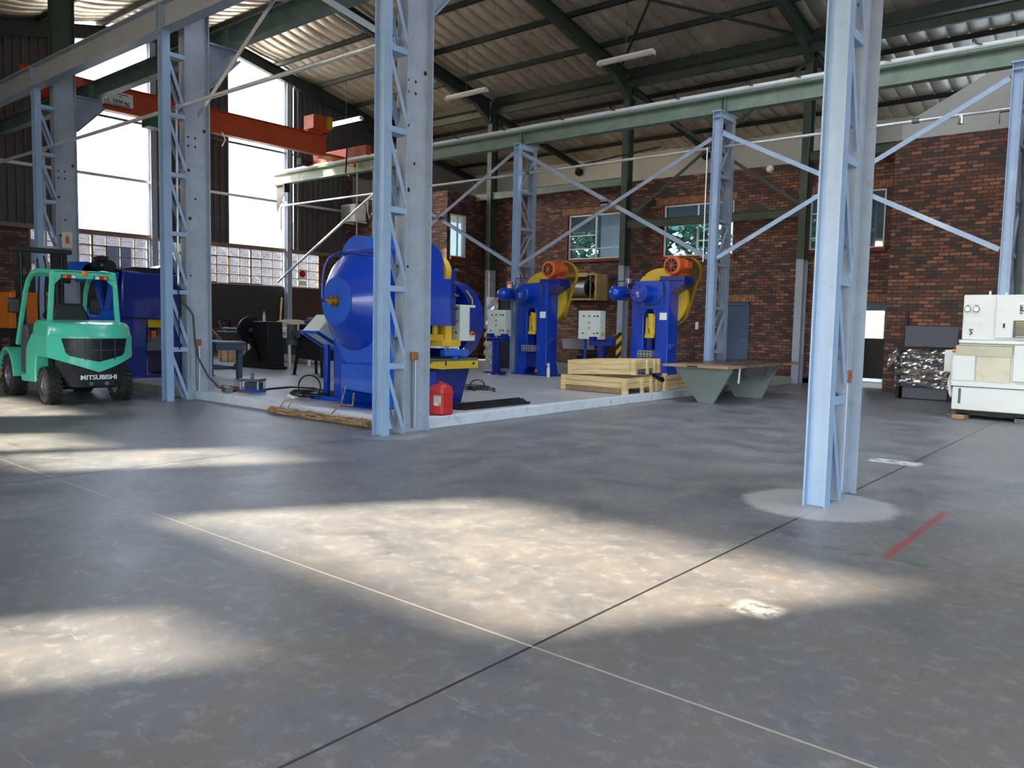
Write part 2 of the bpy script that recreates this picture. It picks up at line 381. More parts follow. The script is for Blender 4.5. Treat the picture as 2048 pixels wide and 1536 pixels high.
    def blob(s, c, rx, ry, rz, n=16, m_=10, noise=0, seed=0):
        rnd = random.Random(seed); vs = []; fs = []
        for j in range(m_+1):
            th = PI*j/m_
            for i in range(n):
                a = 2*PI*i/n; k = 1+noise*(rnd.random()-.5)
                vs.append((c[0]+rx*k*math.sin(th)*math.cos(a), c[1]+ry*k*math.sin(th)*math.sin(a), c[2]+rz*k*math.cos(th)))
        for j in range(m_): fs += [(j*n+i, (j+1)*n+i, (j+1)*n+(i+1) % n, j*n+(i+1) % n) for i in range(n)]
        return s.add(vs, fs)
    def build(s, name, mat, parent=None, bevel=0, smooth=True, angle=32, label=None, solid=0):
        off = OFF.get(parent.name, Vector((0, 0, 0))) if parent else Vector((0, 0, 0))
        me = bpy.data.meshes.new(name); me.from_pydata([tuple(Vector(v)-off) for v in s.v], [], s.f)
        bm = bmesh.new(); bm.from_mesh(me); bmesh.ops.remove_doubles(bm, verts=bm.verts, dist=1e-5)
        bmesh.ops.recalc_face_normals(bm, faces=bm.faces); bm.to_mesh(me); bm.free(); me.update()
        me.materials.append(mat)
        if smooth:
            for p in me.polygons: p.use_smooth = True
            me.set_sharp_from_angle(angle=math.radians(angle))
        o = bpy.data.objects.new(name, me); COL.objects.link(o)
        if parent: o.parent = parent; OFF[o.name] = off
        if bevel:
            md = o.modifiers.new('bevel', 'BEVEL'); md.width = bevel; md.segments = 2; md.limit_method = 'ANGLE'; md.angle_limit = math.radians(40)
        if solid:
            md = o.modifiers.new('thickness', 'SOLIDIFY'); md.thickness = solid
        if label: o['label'] = label
        return o
def thing(name, label, cat, loc=(0, 0, 0), group=None):
    o = bpy.data.objects.new(name, None); COL.objects.link(o); o.location = loc; o.empty_display_size = .1
    OFF[o.name] = Vector(loc); o['label'] = label; o['category'] = cat
    if group: o['group'] = group
    return o
def local(o): OFF[o.name] = Vector((0, 0, 0)); return o
def tag(o, label, cat, group=None):
    o['label'] = label; o['category'] = cat
    if group: o['group'] = group
    return o
def struct(o): o['kind'] = 'structure'; return o
def dup(o, parent=None):
    c = o.copy(); COL.objects.link(c)
    if parent: c.parent = parent
    for ch in list(o.children): dup(ch, c)
    return c
def B(*a): return MB().box(*a)
def text(body, size, mat, parent, mtx, name='lettering', ext=.002):
    cu = bpy.data.curves.new('txt', 'FONT'); cu.body = body; cu.size = size; cu.extrude = ext; cu.offset = size*.018
    cu.align_x = 'CENTER'; cu.align_y = 'CENTER'
    t = bpy.data.objects.new('txt', cu); COL.objects.link(t)
    dg = bpy.context.evaluated_depsgraph_get(); me = bpy.data.meshes.new_from_object(t.evaluated_get(dg))
    bpy.data.objects.remove(t); me.materials.clear(); me.materials.append(mat)
    off = OFF.get(parent.name, Vector((0, 0, 0)))
    me.transform(Matrix.Translation(-off) @ mtx)
    o = bpy.data.objects.new(name, me); COL.objects.link(o); o.parent = parent; return o
FACE_NY = Matrix.Rotation(PI/2, 4, 'X')                                   # text facing -Y
FACE_PX = Matrix.Rotation(PI/2, 4, 'Z') @ Matrix.Rotation(PI/2, 4, 'X')   # text facing +X
PZ = .15   # platform level

# ================================================================== THE SETTING
def wall_cells(us, ws, holes):
    """cells of a wall not covered by holes; holes: (u0,u1,w0,w1)"""
    U = sorted(set(list(us)+[h[0] for h in holes]+[h[1] for h in holes])); W = sorted(set(list(ws)+[h[2] for h in holes]+[h[3] for h in holes]))
    U = [u for u in U if us[0] <= u <= us[-1]]; W = [w_ for w_ in W if ws[0] <= w_ <= ws[-1]]
    for a, b_ in zip(U, U[1:]):
        for c, d in zip(W, W[1:]):
            mu, mw = (a+b_)/2, (c+d)/2
            if not any(h[0] < mu < h[1] and h[2] < mw < h[3] for h in holes): yield a, b_, c, d
XL, XR, YN, YO = -24.95, 9.0, -6.5, 22.0
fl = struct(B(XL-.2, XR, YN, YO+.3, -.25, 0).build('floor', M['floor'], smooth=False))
pf = struct(B(XL, -7.92, 7.30, YO, -.02, PZ).build('floor', M['platform'], smooth=False))
kb = MB().box(-13.42, -7.88, 7.26, 7.40, .0, PZ+.004).box(-8.02, -7.88, 7.40, 16.9, .0, PZ+.004)
kerb = struct(kb.build('trim_1', M['kerb'], bevel=.012))

# gable end wall on the left: brick below, strip windows, boards, cladding
bl = MB()
for a in wall_cells((7.3, 20.05), (0, 3.9), [(8.62, 18.52, 2.6, 3.9)]): bl.box(XL-.22, XL, *a)
for a in wall_cells((YN, 7.3), (0, 3.9), []): bl.box(XL-.22, XL, *a)
bl.box(XL-.22, XL+.02, 19.66, 20.05, 3.9, 7.0)
struct(bl.build('wall_left', M['brick'], smooth=False))
def zr(y): return 10.85-.2147*abs(y-14.4) if y > 7.5 else 10.85-.2147*abs(y-.55)
def zl(y): return 9.12-.187*(y-21.6)
def clad(y0, y1, z0, top, x=XL, pitch=.22, dep=.055):
    mb = MB(); ys = []; n = max(1, round((y1-y0)/pitch)); p = (y1-y0)/n
    for i in range(n):
        a = y0+i*p; ys += [(a, 0), (a+p*.62, 0), (a+p*.72, dep), (a+p*.9, dep)]
    ys.append((y1, 0)); vs = []
    for y, d in ys: vs += [(x+d, y, z0), (x+d, y, top(y))]
    mb.add(vs, [(2*i, 2*i+2, 2*i+3, 2*i+1) for i in range(len(ys)-1)]); return mb
cm = MB()
for y0, y1 in ((YN, 7.3), (7.3, 9.70), (12.02, 14.76), (17.36, 19.66)):
    c = clad(y0, y1, 3.88, zr); cm.add(c.v, c.f)
struct(cm.build('wall_left', M['clad'], solid=-.03, smooth=False))
struct(MB().box(XL-.2, XL-.05, 20.05, 21.45, 5.9, 7.4).box(XL-.2, XL-.05, 21.40, 27.2, 5.9, 9.3).build('wall_left', M['plaster_warm'], smooth=False))
c = clad(19.66, 21.45, 7.0, zr); struct(c.build('wall_left', M['clad'], solid=-.03, smooth=False))
# rails of the gable wall
for i, (z, h, d, mt) in enumerate(((3.9, .13, .12, 'steelframe'), (5.6, .09, .1, 'pipe'), (7.35, .07, .08, 'dsteel'))):
    t = MB().box(XL+.03, XL+.03+d, 7.3, 19.64, z-h/2, z+h/2) if i != 2 else MB().box(XL+.03, XL+.03+d, 9.7, 17.3, z-h/2, z+h/2)
    struct(t.build('trim_%d' % (i+2), M[mt], bevel=.008))
# steel strip windows
def strip_window(idx, y0, y1, z0=2.62, z1=3.84):
    f = MB(); n = round((y1-y0)/.43); p = (y1-y0)/n; x0, x1 = XL-.06, XL-.015
    for i in range(n+1):
        t = .028 if (i % 4 == 0) else .012; f.box(x0-(.02 if t > .02 else 0), x1+(.02 if t > .02 else 0), y0+i*p-t, y0+i*p+t, z0, z1)
    for k in range(5):
        z = z0+(z1-z0)*k/4; f.box(x0, x1, y0, y1, z-.011, z+.011)
    for i in range(2, n-2, 4):                       # opening casements stand proud
        ya, yb = y0+i*p+.01, y0+(i+2 if n < 6 else i+3)*p-.01; yb = min(yb, y1-.02); za, zb = z0+.01, z0+(z1-z0)*.75
        for q_ in ((ya, yb, za, za+.03), (ya, yb, zb-.03, zb), (ya, ya+.03, za, zb), (yb-.03, yb, za, zb)): f.box(x1, x1+.03, *q_)
    o = struct(f.build('window_%d' % idx, M['steelframe'], smooth=False))
    B(XL-.045, XL-.04, y0, y1, z0, z1).build('pane', M['glass'], o, smooth=False)
strip_window(1, 8.64, 12.0); strip_window(2, 12.2, 16.9); strip_window(3, 17.12, 18.5)
def tall_sheet(idx, y0, y1):
    f = MB()
    vs = [(XL-.01, y0, 3.95), (XL-.01, y1, 3.95), (XL-.01, y1, zr(y1)), (XL-.01, y0, zr(y0))]
    if y0 < 14.4 < y1: vs = vs[:3]+[(XL-.01, 14.4, zr(14.4))]+vs[3:]
    f.add(vs, [tuple(range(len(vs)))])
    struct(f.build('window_%d' % idx, M['sheet'], smooth=False))
tall_sheet(4, 9.72, 12.0); tall_sheet(5, 14.78, 16.95); tall_sheet(6, 17.10, 17.34)
# board panels under the strip windows
bd = struct(B(XL, XL+.04, 12.22, 16.92, 1.15, 2.6).build('wall_left', M['darkboard'], smooth=False))
bd = struct(B(XL, XL+.04, 17.12, 18.52, 1.15, 2.6).build('wall_left', M['brownboard'], smooth=False))
bd = struct(B(XL, XL+.04, 8.64, 12.02, 1.15, 2.6).build('wall_left', M['darkboard'], smooth=False))

# office block: brick return, long brick wall with windows and doors
WH = 6.02
HX = [(-15.95, -13.62, 3.63, 5.10), (-12.33, -10.05, 3.60, 5.16), (-7.85, -5.92, 3.62, 5.13), (-10.33, -9.45, -1, 2.2), (-6.42, -5.44, -1, 2.2)]
wb = MB()
for a, b_, c, d in wall_cells((-19.76, -5.4), (0, WH), HX): wb.box(a, b_, 22.0, 22.25, c, d)
struct(wb.build('wall_office', M['brick'], smooth=False))
ws = MB()
for a, b_, c, d in wall_cells((20.05, 22.0), (0, WH), [(20.2, 21.02, 3.75, 5.25)]): ws.box(-20.0, -19.76, a, b_, c, d)
ws.box(XL, -20.0, 20.05, 20.3, 0, WH)
struct(ws.build('wall_office', M['brick'], smooth=False))
struct(B(-5.4, XR, 20.6, 22.25, 0, 5.98).build('wall_office', M['brick'], smooth=False))
struct(MB().box(XL, -20.0, 20.3, 27.0, WH-.04, WH).box(-20.0, -5.4, 22.25, 27.0, WH-.04, WH).build('wall_office', M['plaster_warm'], smooth=False))  # slab over the offices
# plastered walls above the offices
struct(B(XL, -5.5, 27.0, 27.2, WH, 8.2).build('wall_back', M['plaster'], smooth=False))
struct(MB().prism([(-5.58, 5.9), (XR, 5.9), (XR, 9.1), (-.85, 9.1), (-5.58, 6.62)], 'y', 21.80, 22.0).build('wall_back', M['plaster'], smooth=False))
struct(MB().prism([(-5.58, 6.16), (-.3, 8.93), (-.3, 8.955), (-5.58, 6.185)], 'y', 21.79, 21.80).build('trim_5', M['plaster_warm'], smooth=False))
# office rooms behind the windows
rm = MB()
rm.box(-19.76, -5.45, 22.25, 27.0, 2.95, 3.1)
for a, b_, c, d in wall_cells((-24.9, -5.45), (0, WH-.04), [(-19.6, -16.3, 3.7, 5.2), (-15.3, -11.6, 3.6, 5.2), (-10.9, -8.7, 3.6, 5.1), (-7.95, -7.1, .6, 2.1)]): rm.box(a, b_, 26.9, 27.0, c, d)
rm.box(-5.6, -5.45, 22.25, 26.9, 0, WH-.04); rm.box(-8.4, -8.28, 22.25, 26.9, .12, 2.95); rm.box(-16.2, -16.1, 24.2, 26.9, 3.1, WH-.04); rm.box(-19.9, -19.76, 22.25, 26.9, .1, WH-.04)
struct(rm.build('wall_interior', M['plaster'], smooth=False))
struct(B(-19.76, -5.45, 22.0, 26.9, .0, .13).build('floor', M['tile'], smooth=False))
for k, (x, y, lb) in enumerate(((-14.6, 24.0, 'lit strip lamp on the office ceiling behind the left window'), (-11.6, 23.6, 'lit strip lamp on the office ceiling behind the middle window'))):
    t = thing('strip_lamp', lb, 'lamp', (x, y, 5.9)); B(x-.08, x+.08, y-.6, y+.6, 5.9, 5.98).build('batten', M['white'], t); B(x-.05, x+.05, y-.55, y+.55, 5.86, 5.90).build('tube', M['tube'], t)
def casement(idx, x0, x1, z0, z1, y=22.06, mull=(), bars=(), mat='glass', sill=True, lint=True):
    f = MB(); t = .045
    f.box(x0, x1, y-.03, y+.03, z0, z0+t).box(x0, x1, y-.03, y+.03, z1-t, z1).box(x0, x0+t, y-.03, y+.03, z0+t, z1-t).box(x1-t, x1, y-.03, y+.03, z0+t, z1-t)
    for mx in mull: f.box(mx-.025, mx+.025, y-.03, y+.03, z0+t, z1-t)
    for (a, b_, z) in bars: f.box(a, b_, y-.028, y+.028, z-.02, z+.02)
    o = struct(f.build('window_%d' % idx, M['frame_white'], bevel=.004))
    B(x0+t, x1-t, y-.004, y+.004, z0+t, z1-t).build('pane', M[mat], o, smooth=False)
    if sill: MB().box(x0-.12, x1+.08, 21.90, y+.02, z0-.10, z0-.0).box(x0-.08, x0-.0, 21.96, y+.02, z0, z1).build('sill', M['sill'], o, bevel=.01)
    return o
casement(7, -15.95, -13.62, 3.63, 5.10, mull=(-14.85,), bars=((-15.95, -14.85, 4.42), (-15.95, -13.62, 3.98)))
casement(8, -12.33, -10.05, 3.60, 5.16, mull=(-11.2,), bars=((-12.33, -10.05, 4.66), (-11.2, -10.05, 4.05)))
casement(9, -7.85, -5.92, 3.62, 5.13, mull=(-7.1, -6.75), bars=((-7.85, -7.1, 4.6), (-7.85, -7.1, 3.95)))
f = MB(); x = -19.80
for q_ in ((20.2, 21.02, 3.75, 3.8), (20.2, 21.02, 5.2, 5.25), (20.2, 20.24, 3.8, 5.2), (20.98, 21.02, 3.8, 5.2), (20.59, 20.63, 3.8, 5.2)): f.box(x-.03, x+.03, *q_)
o = struct(f.build('window_10', M['frame_white'], bevel=.004)); B(x-.004, x+.004, 20.24, 20.98, 3.8, 5.2).build('pane', M['curtain_glass'], o, smooth=False)
MB().box(-19.83, -19.66, 20.15, 21.07, 3.66, 3.75).build('sill', M['sill'], o, bevel=.01)
# soldier courses over the openings (paler bricks on end)
sd = MB()
for (x0, x1, z) in ((-16.2, -13.5, 5.12), (-12.6, -9.9, 5.18), (-7.9, -5.7, 5.15), (-10.5, -9.3, 2.22), (-6.55, -5.42, 2.22)):
    n = int((x1-x0)/.085)
    for i in range(n): sd.box(x0+i*.085, x0+i*.085+.072, 21.985, 22.02, z, z+.2)
struct(sd.build('trim_6', paint('soldier_brick', S(158, 112, 84), .75, var=.3, scale=9), smooth=False))
# doors
d = struct(B(-10.30, -9.48, 22.06, 22.12, .0+PZ*0, 2.12).build('door_1', M['doorblue'], bevel=.006))
MB().box(-10.36, -10.28, 22.0, 22.14, 0, 2.2).box(-9.5, -9.43, 22.0, 22.14, 0, 2.2).box(-10.36, -9.43, 22.0, 22.14, 2.12, 2.2).build('door_frame', M['doorblue'], d, bevel=.005)
MB().cyl((-9.58, 22.06, 1.1), (-9.58, 22.0, 1.1), .012).cyl((-9.58, 22.0, 1.1), (-9.70, 22.0, 1.1), .011).build('door_handle', M['chrome'], d)
d = struct(MB().box(-6.46, -6.38, 21.97, 22.27, .13, 2.2).box(-5.50, -5.42, 21.97, 22.27, .13, 2.2).box(-6.46, -5.42, 21.97, 22.27, 2.13, 2.2).build('door_2', M['board'], bevel=.006))
B(-6.38, -5.50, 22.4, 22.46, .2, 1.27).build('lower_leaf', M['black'], d, bevel=.004)
st = struct(MB().box(-6.5, -5.46, 21.66, 22.0, 0, .14).build('trim_7', M['tile'], bevel=.006))
# air bricks
for (x, z) in ((-9.87, 2.62), (-5.66, 2.68)):
    a = MB()
    for k in range(3): a.box(x-.12, x+.12, 21.975, 22.01, z+k*.045, z+k*.045+.03)
    v = struct(a.build('trim_8', M['darkboard'], smooth=False))

# roof: insulated corrugated sheets sagging between the purlins
def roof_sheet(x0, x1, ys, zf, pitch=.46, sag=.055, rib=.045):
    mb = MB(); nx = int((x1-x0)/pitch); xs = []
    for i in range(nx):
        for t in (0, .04, .2, .5, .8, .96): xs.append((x0+(i+t)*pitch, t))
    xs.append((x0+nx*pitch, 0)); rows = []
    rnd = random.Random(3); jit = [rnd.uniform(.6, 1.4) for _ in range(nx+1)]
    for a, b_ in zip(ys, ys[1:]):
        for k in range(5): rows.append((a+(b_-a)*k/5, k/5))
    rows.append((ys[-1], 0)); vs = []; n = len(xs)
    for (y, ty) in rows:
        for j, (x, tx) in enumerate(xs):
            vs.append((x, y, zf(y)-rib*math.sin(PI*tx)**.6*(.55+.45*math.sin(PI*ty))-sag*jit[j//6]*math.sin(PI*ty)*math.sin(PI*min(1, max(0, tx)))**.5))
    fs = [(r*n+i, r*n+i+1, (r+1)*n+i+1, (r+1)*n+i) for r in range(len(rows)-1) for i in range(n-1)]
    return mb.add(vs, fs)
YS1 = [7.5, 8.95, 10.6, 12.25, 13.9, 14.4, 14.9, 16.55, 18.2, 19.85, 21.5]
struct(roof_sheet(-25.1, 9.2, YS1[3:], zr).build('ceiling', M['roof'], angle=40))
struct(roof_sheet(-25.1, -9.92, YS1[:4], zr).build('ceiling', M['roof'], angle=40))
struct(roof_sheet(-9.92, 9.2, YS1[:4], zr).build('ceiling', M['added_rooflight'], angle=40))  # translucent strip out of view, added to brighten the slab and presses
struct(roof_sheet(-25.1, 9.2, [21.5, 22.8, 24.3, 25.8, 27.2], zl, sag=.03).build('ceiling', M['roof'], angle=40))
YS2 = [-6.6, -5, -3.3, -1.7, .05, .55, 1.05, 2.7, 4.3, 5.9, 7.5]
struct(roof_sheet(-25.1, 9.2, [-1.7, .05, .55, 1.05, 2.7, 4.3, 5.9, 7.5], zr, pitch=.9).build('ceiling', M['roof'], angle=40))
struct(roof_sheet(-25.1, 9.2, [-6.6, -5, -3.3, -1.7], zr, pitch=.9).build('ceiling', M['added_rooflight'], angle=40)) if False else struct(roof_sheet(-25.1, 9.2, [-6.6, -5, -3.3, -1.7], zr, pitch=.9).build('ceiling', M['roof'], angle=40))
struct(B(-25.1, 9.2, 21.42, 21.6, 9.05, 9.5).build('ceiling', M['dark'], smooth=False))

# near side wall (behind the viewer): high windows and the open roller door
wn_ = MB(); H2 = [(-11.3, -7.9, 5.46, 6.71), (-8.98, -8.0, 4.36, 4.92), (-15.05, -13.7, 5.46, 6.71), (-16.9, -15.30, 5.46, 6.12), (-22.6, -19.1, 5.46, 6.71), (-4.7, 4.7, -1, 5.0)]
for a, b_, c, d_ in wall_cells((XL, XR), (0, 9.4), H2): wn_.box(a, b_, YN-.15, YN, c, d_)
struct(wn_.build('wall_near', M['clad'], smooth=False))
wr = MB()
for a, b_, c, d_ in wall_cells((YN, 21.0), (0, 5.6), [(-6, 6.5, -1, 5.3)]): wr.box(XR, XR+.15, a, b_, c, d_)
wr.prism([(YN, 5.6), (27, 5.6), (27, 8.2), (21.5, 9.3), (14.4, 10.85), (7.5, 9.36), (.55, 10.85), (YN, 9.36)], 'x', XR, XR+.15)
struct(wr.build('wall_right', M['clad'], smooth=False))
# ground outside
struct(MB().box(-80, XL-.2, -60, 80, -.3, -.05).box(XR, 80, -60, 80, -.3, -.05).box(XL-.2, XR, -60, YN, -.3, -.05).box(XL-.2, XR, 27.2, 80, -.3, -.05).build('floor', paint('yard', S(170, 168, 160), .9, var=.1, scale=.4), smooth=False))
# neighbouring building seen through the end windows
nb = thing('neighbour_building', 'pale brick and striped sheet building outside the end windows', 'building', (-29.4, 12, 0))
B(-29.6, -29.4, -2, 26, 0, 4.45).build('brick_wall', M['brick_out'], nb, smooth=False)
c = MB()
for i in range(70): c.box(-29.5-(.06 if i % 2 else 0), -29.42-(.06 if i % 2 else 0), 1+i*.34, 1+i*.34+.34, 4.45, 5.6)
c.build('sheeting', M['outwall'], nb, smooth=False)
for k, yy in enumerate((9.6, 12.6, 15.2)):
    B(-29.45, -29.37, yy, yy+.9, 3.1, 3.9).build('window', M['board'], nb, smooth=False)
# greenery behind the offices
def tree(x, y, hgt, r, lab, seed):
    t = thing('tree', lab, 'tree', (x, y, 0)); rnd = random.Random(seed)
    MB().cyl((x, y, 0), (x, y, hgt*.6), .18, .1, 10).build('trunk', M['owood'], t)
    mb = MB()
    for i in range(1100):
        a = rnd.uniform(0, 2*PI); ph = math.acos(rnd.uniform(-1, 1)); rr = r*rnd.uniform(.5, 1)
        c_ = Vector((x+rr*math.sin(ph)*math.cos(a), y+rr*math.sin(ph)*math.sin(a), hgt*.68+rr*.8*math.cos(ph)))
        d = Vector((rnd.uniform(-1, 1), rnd.uniform(-1, 1), rnd.uniform(-.6, .6))).normalized(); e = d.cross(Vector((0, 0, 1))).normalized(); s_ = rnd.uniform(.25, .5)
        mb.add([c_-d*s_, c_+e*s_*.45, c_+d*s_, c_-e*s_*.45], [(0, 1, 2, 3)])
    mb.build('foliage', M['leaf'], t, smooth=False)
tree(-22.0, 31.2, 6.8, 2.45, 'leafy green tree seen through the left office window', 1)
tree(-16.9, 31.6, 6.8, 2.45, 'leafy green tree seen through the middle office window', 2)
tree(-11.8, 32, 6.8, 2.45, 'leafy green tree far behind the office rooms', 3)

# ================================================================== STEEL FRAME
PXS = [-24.75, -19.05, -13.45, -7.85, -2.25]       # frame lines
ORD = ['against the end wall', 'first in from the end wall', 'second in from the end wall', 'third in from the end wall', 'fourth in from the end wall']
def lacing(root, xs, y0, y1, zs, mat, alt=False, w=.055):
    """rungs and diagonals between two legs"""
    xm = sum(xs)/2
    for z in zs:
        MB().box(xs[0], xs[1], y0-.05, y1+.015, z-.04, z-.03).box(xs[0]-.006, xs[0], y0-.06, y1+.02, z-.04, z+.035).box(xs[1], xs[1]+.006, y0-.06, y1+.02, z-.04, z+.035).build('rung', M[mat], root, bevel=.003)
    zz = [0.0]+list(zs)
    for k in range(len(zz)-1):
        for x in xs:
            a, b_ = ((y0-.03, zz[k+1]-.10), (y1+.01, zz[k]+.10))
            if alt and k % 2: a, b_ = (y0-.03, zz[k]+.10), (y1+.01, zz[k+1]-.10)
            if k == 0 and not alt: b_ = (b_[0], .02)
            MB().bar((x, a[0], a[1]), (x, b_[0], b_[1]), .008, w, up=(0, 0, 1)).bar((x+(-.02 if x > xm else .02), a[0], a[1]+w/2), (x+(-.02 if x > xm else .02), b_[0], b_[1]+w/2), .04, .006).build('diagonal', M[mat], root)
def bolts(root, pts, d=(1, 0, 0), r=.019):
    for p in pts:
        q_ = Vector(p); MB().cyl(q_, q_+Vector(d)*.012, r, r*.9, 6).build('bolt', M['dsteel'], root)
def near_column(x, lab, top=9.2):
    t = thing('crane_column', lab, 'column', (x, 7.0, 0))
    MB().ibeam((x, 6.785, 0), (x, 6.785, 6.26), .185, .13, .012, .01, up=(1, 0, 0)).build('front_leg', M['steel_blue'], t)
    MB().ibeam((x, 7.33, 0), (x, 7.33, 6.7), .46, .2, .016, .012, up=(0, 1, 0)).build('rear_leg', M['steel_pale'], t)
    MB().ibeam((x, 7.33, 6.7), (x, 7.33, top), .46, .2, .016, .012, up=(0, 1, 0)).build('upper_shaft', M['dgreen'], t)
    lacing(t, (x-.092, x+.092), 6.85, 7.10, [.90+1.0*k for k in range(6)], 'steel_blue')
    # haunch carrying the far crane beam
    MB().prism([(7.56, 5.55), (7.62, 5.55), (8.16, 6.12), (8.16, 6.28), (7.56, 6.28)], 'x', x-.008, x+.008).box(x-.1, x+.1, 7.56, 8.18, 6.26, 6.29).prism([(7.56, 5.50), (7.60, 5.50), (8.18, 6.10), (8.18, 6.14)], 'x', x-.09, x+.09).build('haunch', M['steel_grey'], t)
    B(x-.11, x+.11, 6.70, 6.87, 6.245, 6.262).build('cap_plate', M['steel_blue'], t)
    return t
near_column(-2.25, 'nearest pale blue laced steel column on a worn white floor ring')
near_column(-7.84, 'laced steel column at the corner of the raised slab beside the red can')
near_column(-13.45, 'laced steel column right of the green forklift with a hanging black hose')
near_column(-19.05, 'laced steel column behind the forklift with a small red sign')
ccC = [o for o in bpy.data.objects if o.name.startswith('crane_column')]
# bolts and small holes on the rear legs
for c_, x in zip(ccC, (-2.25, -7.84, -13.45, -19.05)):
    for z in (1.25, 2.2, 3.2, 4.2): bolts(c_, [(x-.045, 7.085, z), (x+.045, 7.085, z)], (0, -1, 0))
    hm = MB()
    for (yy, z, r) in ((7.2, 4.03, .028), (7.32, 3.55, .02), (7.22, 3.2, .03), (7.5, 4.75, .03), (7.22, 2.2, .018), (7.2, 4.6, .02), (7.33, 4.6, .02), (7.2, 4.45, .02), (7.33, 4.45, .02)):
        hm.cyl((x+.006, yy, z), (x+.0085, yy, z), r, r, 10)
    hm.build('bolt_hole', M['blackm'], c_)
def far_column(x, lab):
    t = thing('crane_column', lab, 'column', (x, 16.5, 0)); z0 = PZ if x < -7.9 else 0
    MB().ibeam((x, 16.24, z0), (x, 16.24, 6.10), .17, .15, .012, .01, up=(1, 0, 0)).build('front_leg', M['steel_blue'], t)
    MB().ibeam((x, 16.86, z0), (x, 16.86, 6.10), .17, .15, .012, .01, up=(1, 0, 0)).build('rear_leg', M['steel_grey'], t)
    lacing(t, (x-.09, x+.09), 16.30, 16.80, [z0+.95*(k+1) for k in range(6)], 'steel_grey', alt=True, w=.045)
    MB().box(x-.11, x+.11, 16.14, 16.98, 6.10, 6.125).box(x-.10, x+.10, 16.16, 16.96, 5.98, 5.995).box(x+.085, x+.095, 16.3, 16.8, 5.99, 6.10).build('cap_plate', M['steel_blue'], t)
far_column(-13.45, 'slim laced steel column behind the left of the two tall blue presses')
far_column(-7.87, 'slim laced steel column behind the grey table')
far_column(-2.35, 'slim laced steel column rising behind the white machine')
far_column(-19.05, 'slim laced steel column hidden behind the slab corner column')
# foil-wrapped duct on the right of the far column behind the white machine
wrp = thing('wrapped_bundle', 'grey foil wrap and loose cables tied to the column behind the white machine', 'cable bundle', (-2.1, 16.7, 2))
mb = MB(); rnd = random.Random(5); pr_ = []
for k in range(12): pr_.append((2.2+k*.28 - 2.2, .15+.03*rnd.random()))
mb.lathe((-2.12, 16.75, 2.0), (0, 0, 1), pr_, 14).build('wrap', M['dsteel'], wrp)
for k in range(3):
    MB().tube([(-1.98+.03*k, 16.5, 4.6), (-1.95+.05*k, 16.5, 3.6), (-2.0+.06*k, 16.5, 2.9), (-1.93+.04*k, 16.5, 2.1)], .014, 6).build('cable', M['plastic'], wrp)
# crane beams
def crane_beam(y, z0, z1, mat, lab, x0, x1, rail=True, w=.2):
    t = thing('crane_beam', lab, 'beam', ((x0+x1)/2, y, z0))
    MB().ibeam((x0, y, (z0+z1)/2), (x1, y, (z0+z1)/2), z1-z0, w, .018, .012).build('girder', M[mat], t)
    xj = [x for x in (-19.05, -13.45, -7.85, -2.25) if x0 < x < x1]
    st_ = MB()
    for x in xj:
        for s_ in (-1, 1): st_.box(x-.05, x-.04, y+s_*.006, y+s_*(w/2-.005), z0+.02, z1-.02).box(x+.04, x+.05, y+s_*.006, y+s_*(w/2-.005), z0+.02, z1-.02)
    st_.build('stiffener', M[mat], t)
    if rail: B(x0+.05, x1-.05, y-.03, y+.03, z1, z1+.055).build('rail', M['rail'], t)
    return t
crane_beam(6.78, 6.26, 6.70, 'beam_grey', 'grey crane beam running high over the near row of columns', -24.8, 8.9, w=.22)
crane_beam(7.98, 6.29, 6.64, 'green', 'dull green crane beam on brackets behind the grey beam', -24.8, 8.9)
fb = crane_beam(16.5, 6.13, 6.46, 'green', 'long pale green crane beam on the far row of slim columns', -24.82, 8.9, w=.22)
MB().cyl((-24.8, 16.37, 6.545), (8.9, 16.37, 6.545), .05, .05, 16).build('conductor_rail', M['rail'], fb)
MB().box(-24.8, 8.9, 16.36, 16.42, 6.46, 6.50).build('rail_seat', M['green'], fb)
for i, x in enumerate([-23.4, -21.6, -19.6, -17.9, -17.2, -15.8, -14.1, -12.2, -10.7, -9.0, -7.3, -6.3, -4.6, -3.1, -1.8]):
    MB().tube([(x, 16.33, 6.62), (x, 16.30, 6.66), (x+.05, 16.28, 6.64), (x+.07, 16.28, 6.57), (x+.16, 16.29, 6.55)], .012, 6).build('hook', M['black'], fb)
brk = thing('beam_bracket', 'dark steel bracket under the far crane beam at the end wall', 'bracket', (-24.7, 16.6, 5.6))
MB().prism([(-24.72, 5.15), (-24.2, 5.85), (-24.2, 6.12), (-24.72, 6.12)], 'y', 16.5, 16.52).box(-24.72, -24.1, 16.4, 16.62, 6.09, 6.12).box(-24.15, -24.1, 16.4, 16.62, 5.85, 6.1).build('plate', M['blackm'], brk)

# portal columns, far side
def portal_column(x, lab, haz=True, split=3.4):
    t = thing('portal_column', lab, 'column', (x, 21.55, 0)); z0 = PZ if x < -8 else 0
    MB().ibeam((x, 21.58, split), (x, 21.58, 9.0), .34, .2, .016, .012, up=(0, 1, 0)).build('upper_shaft', M['dgreen'], t)
    MB().ibeam((x, 21.58, z0), (x, 21.58, split), .34, .2, .016, .012, up=(0, 1, 0)).build('lower_shaft', M['steel_pale'], t)
    MB().box(x-.11, x+.11, 21.39, 21.77, split-.06, split+.04).build('splice', M['dgreen'], t)
    if haz: B(x-.102, x+.102, 21.405, 21.41, z0, 1.25).build('hazard_band', M['hazard'], t, smooth=False)
portal_column(-19.05, 'green and white steel wall column with yellow black stripes beside the wrapped cabinet')
portal_column(-13.45, 'green and white steel wall column with stripes between the two tall presses')
portal_column(-7.85, 'green and white steel wall column left of the doorway', haz=False)
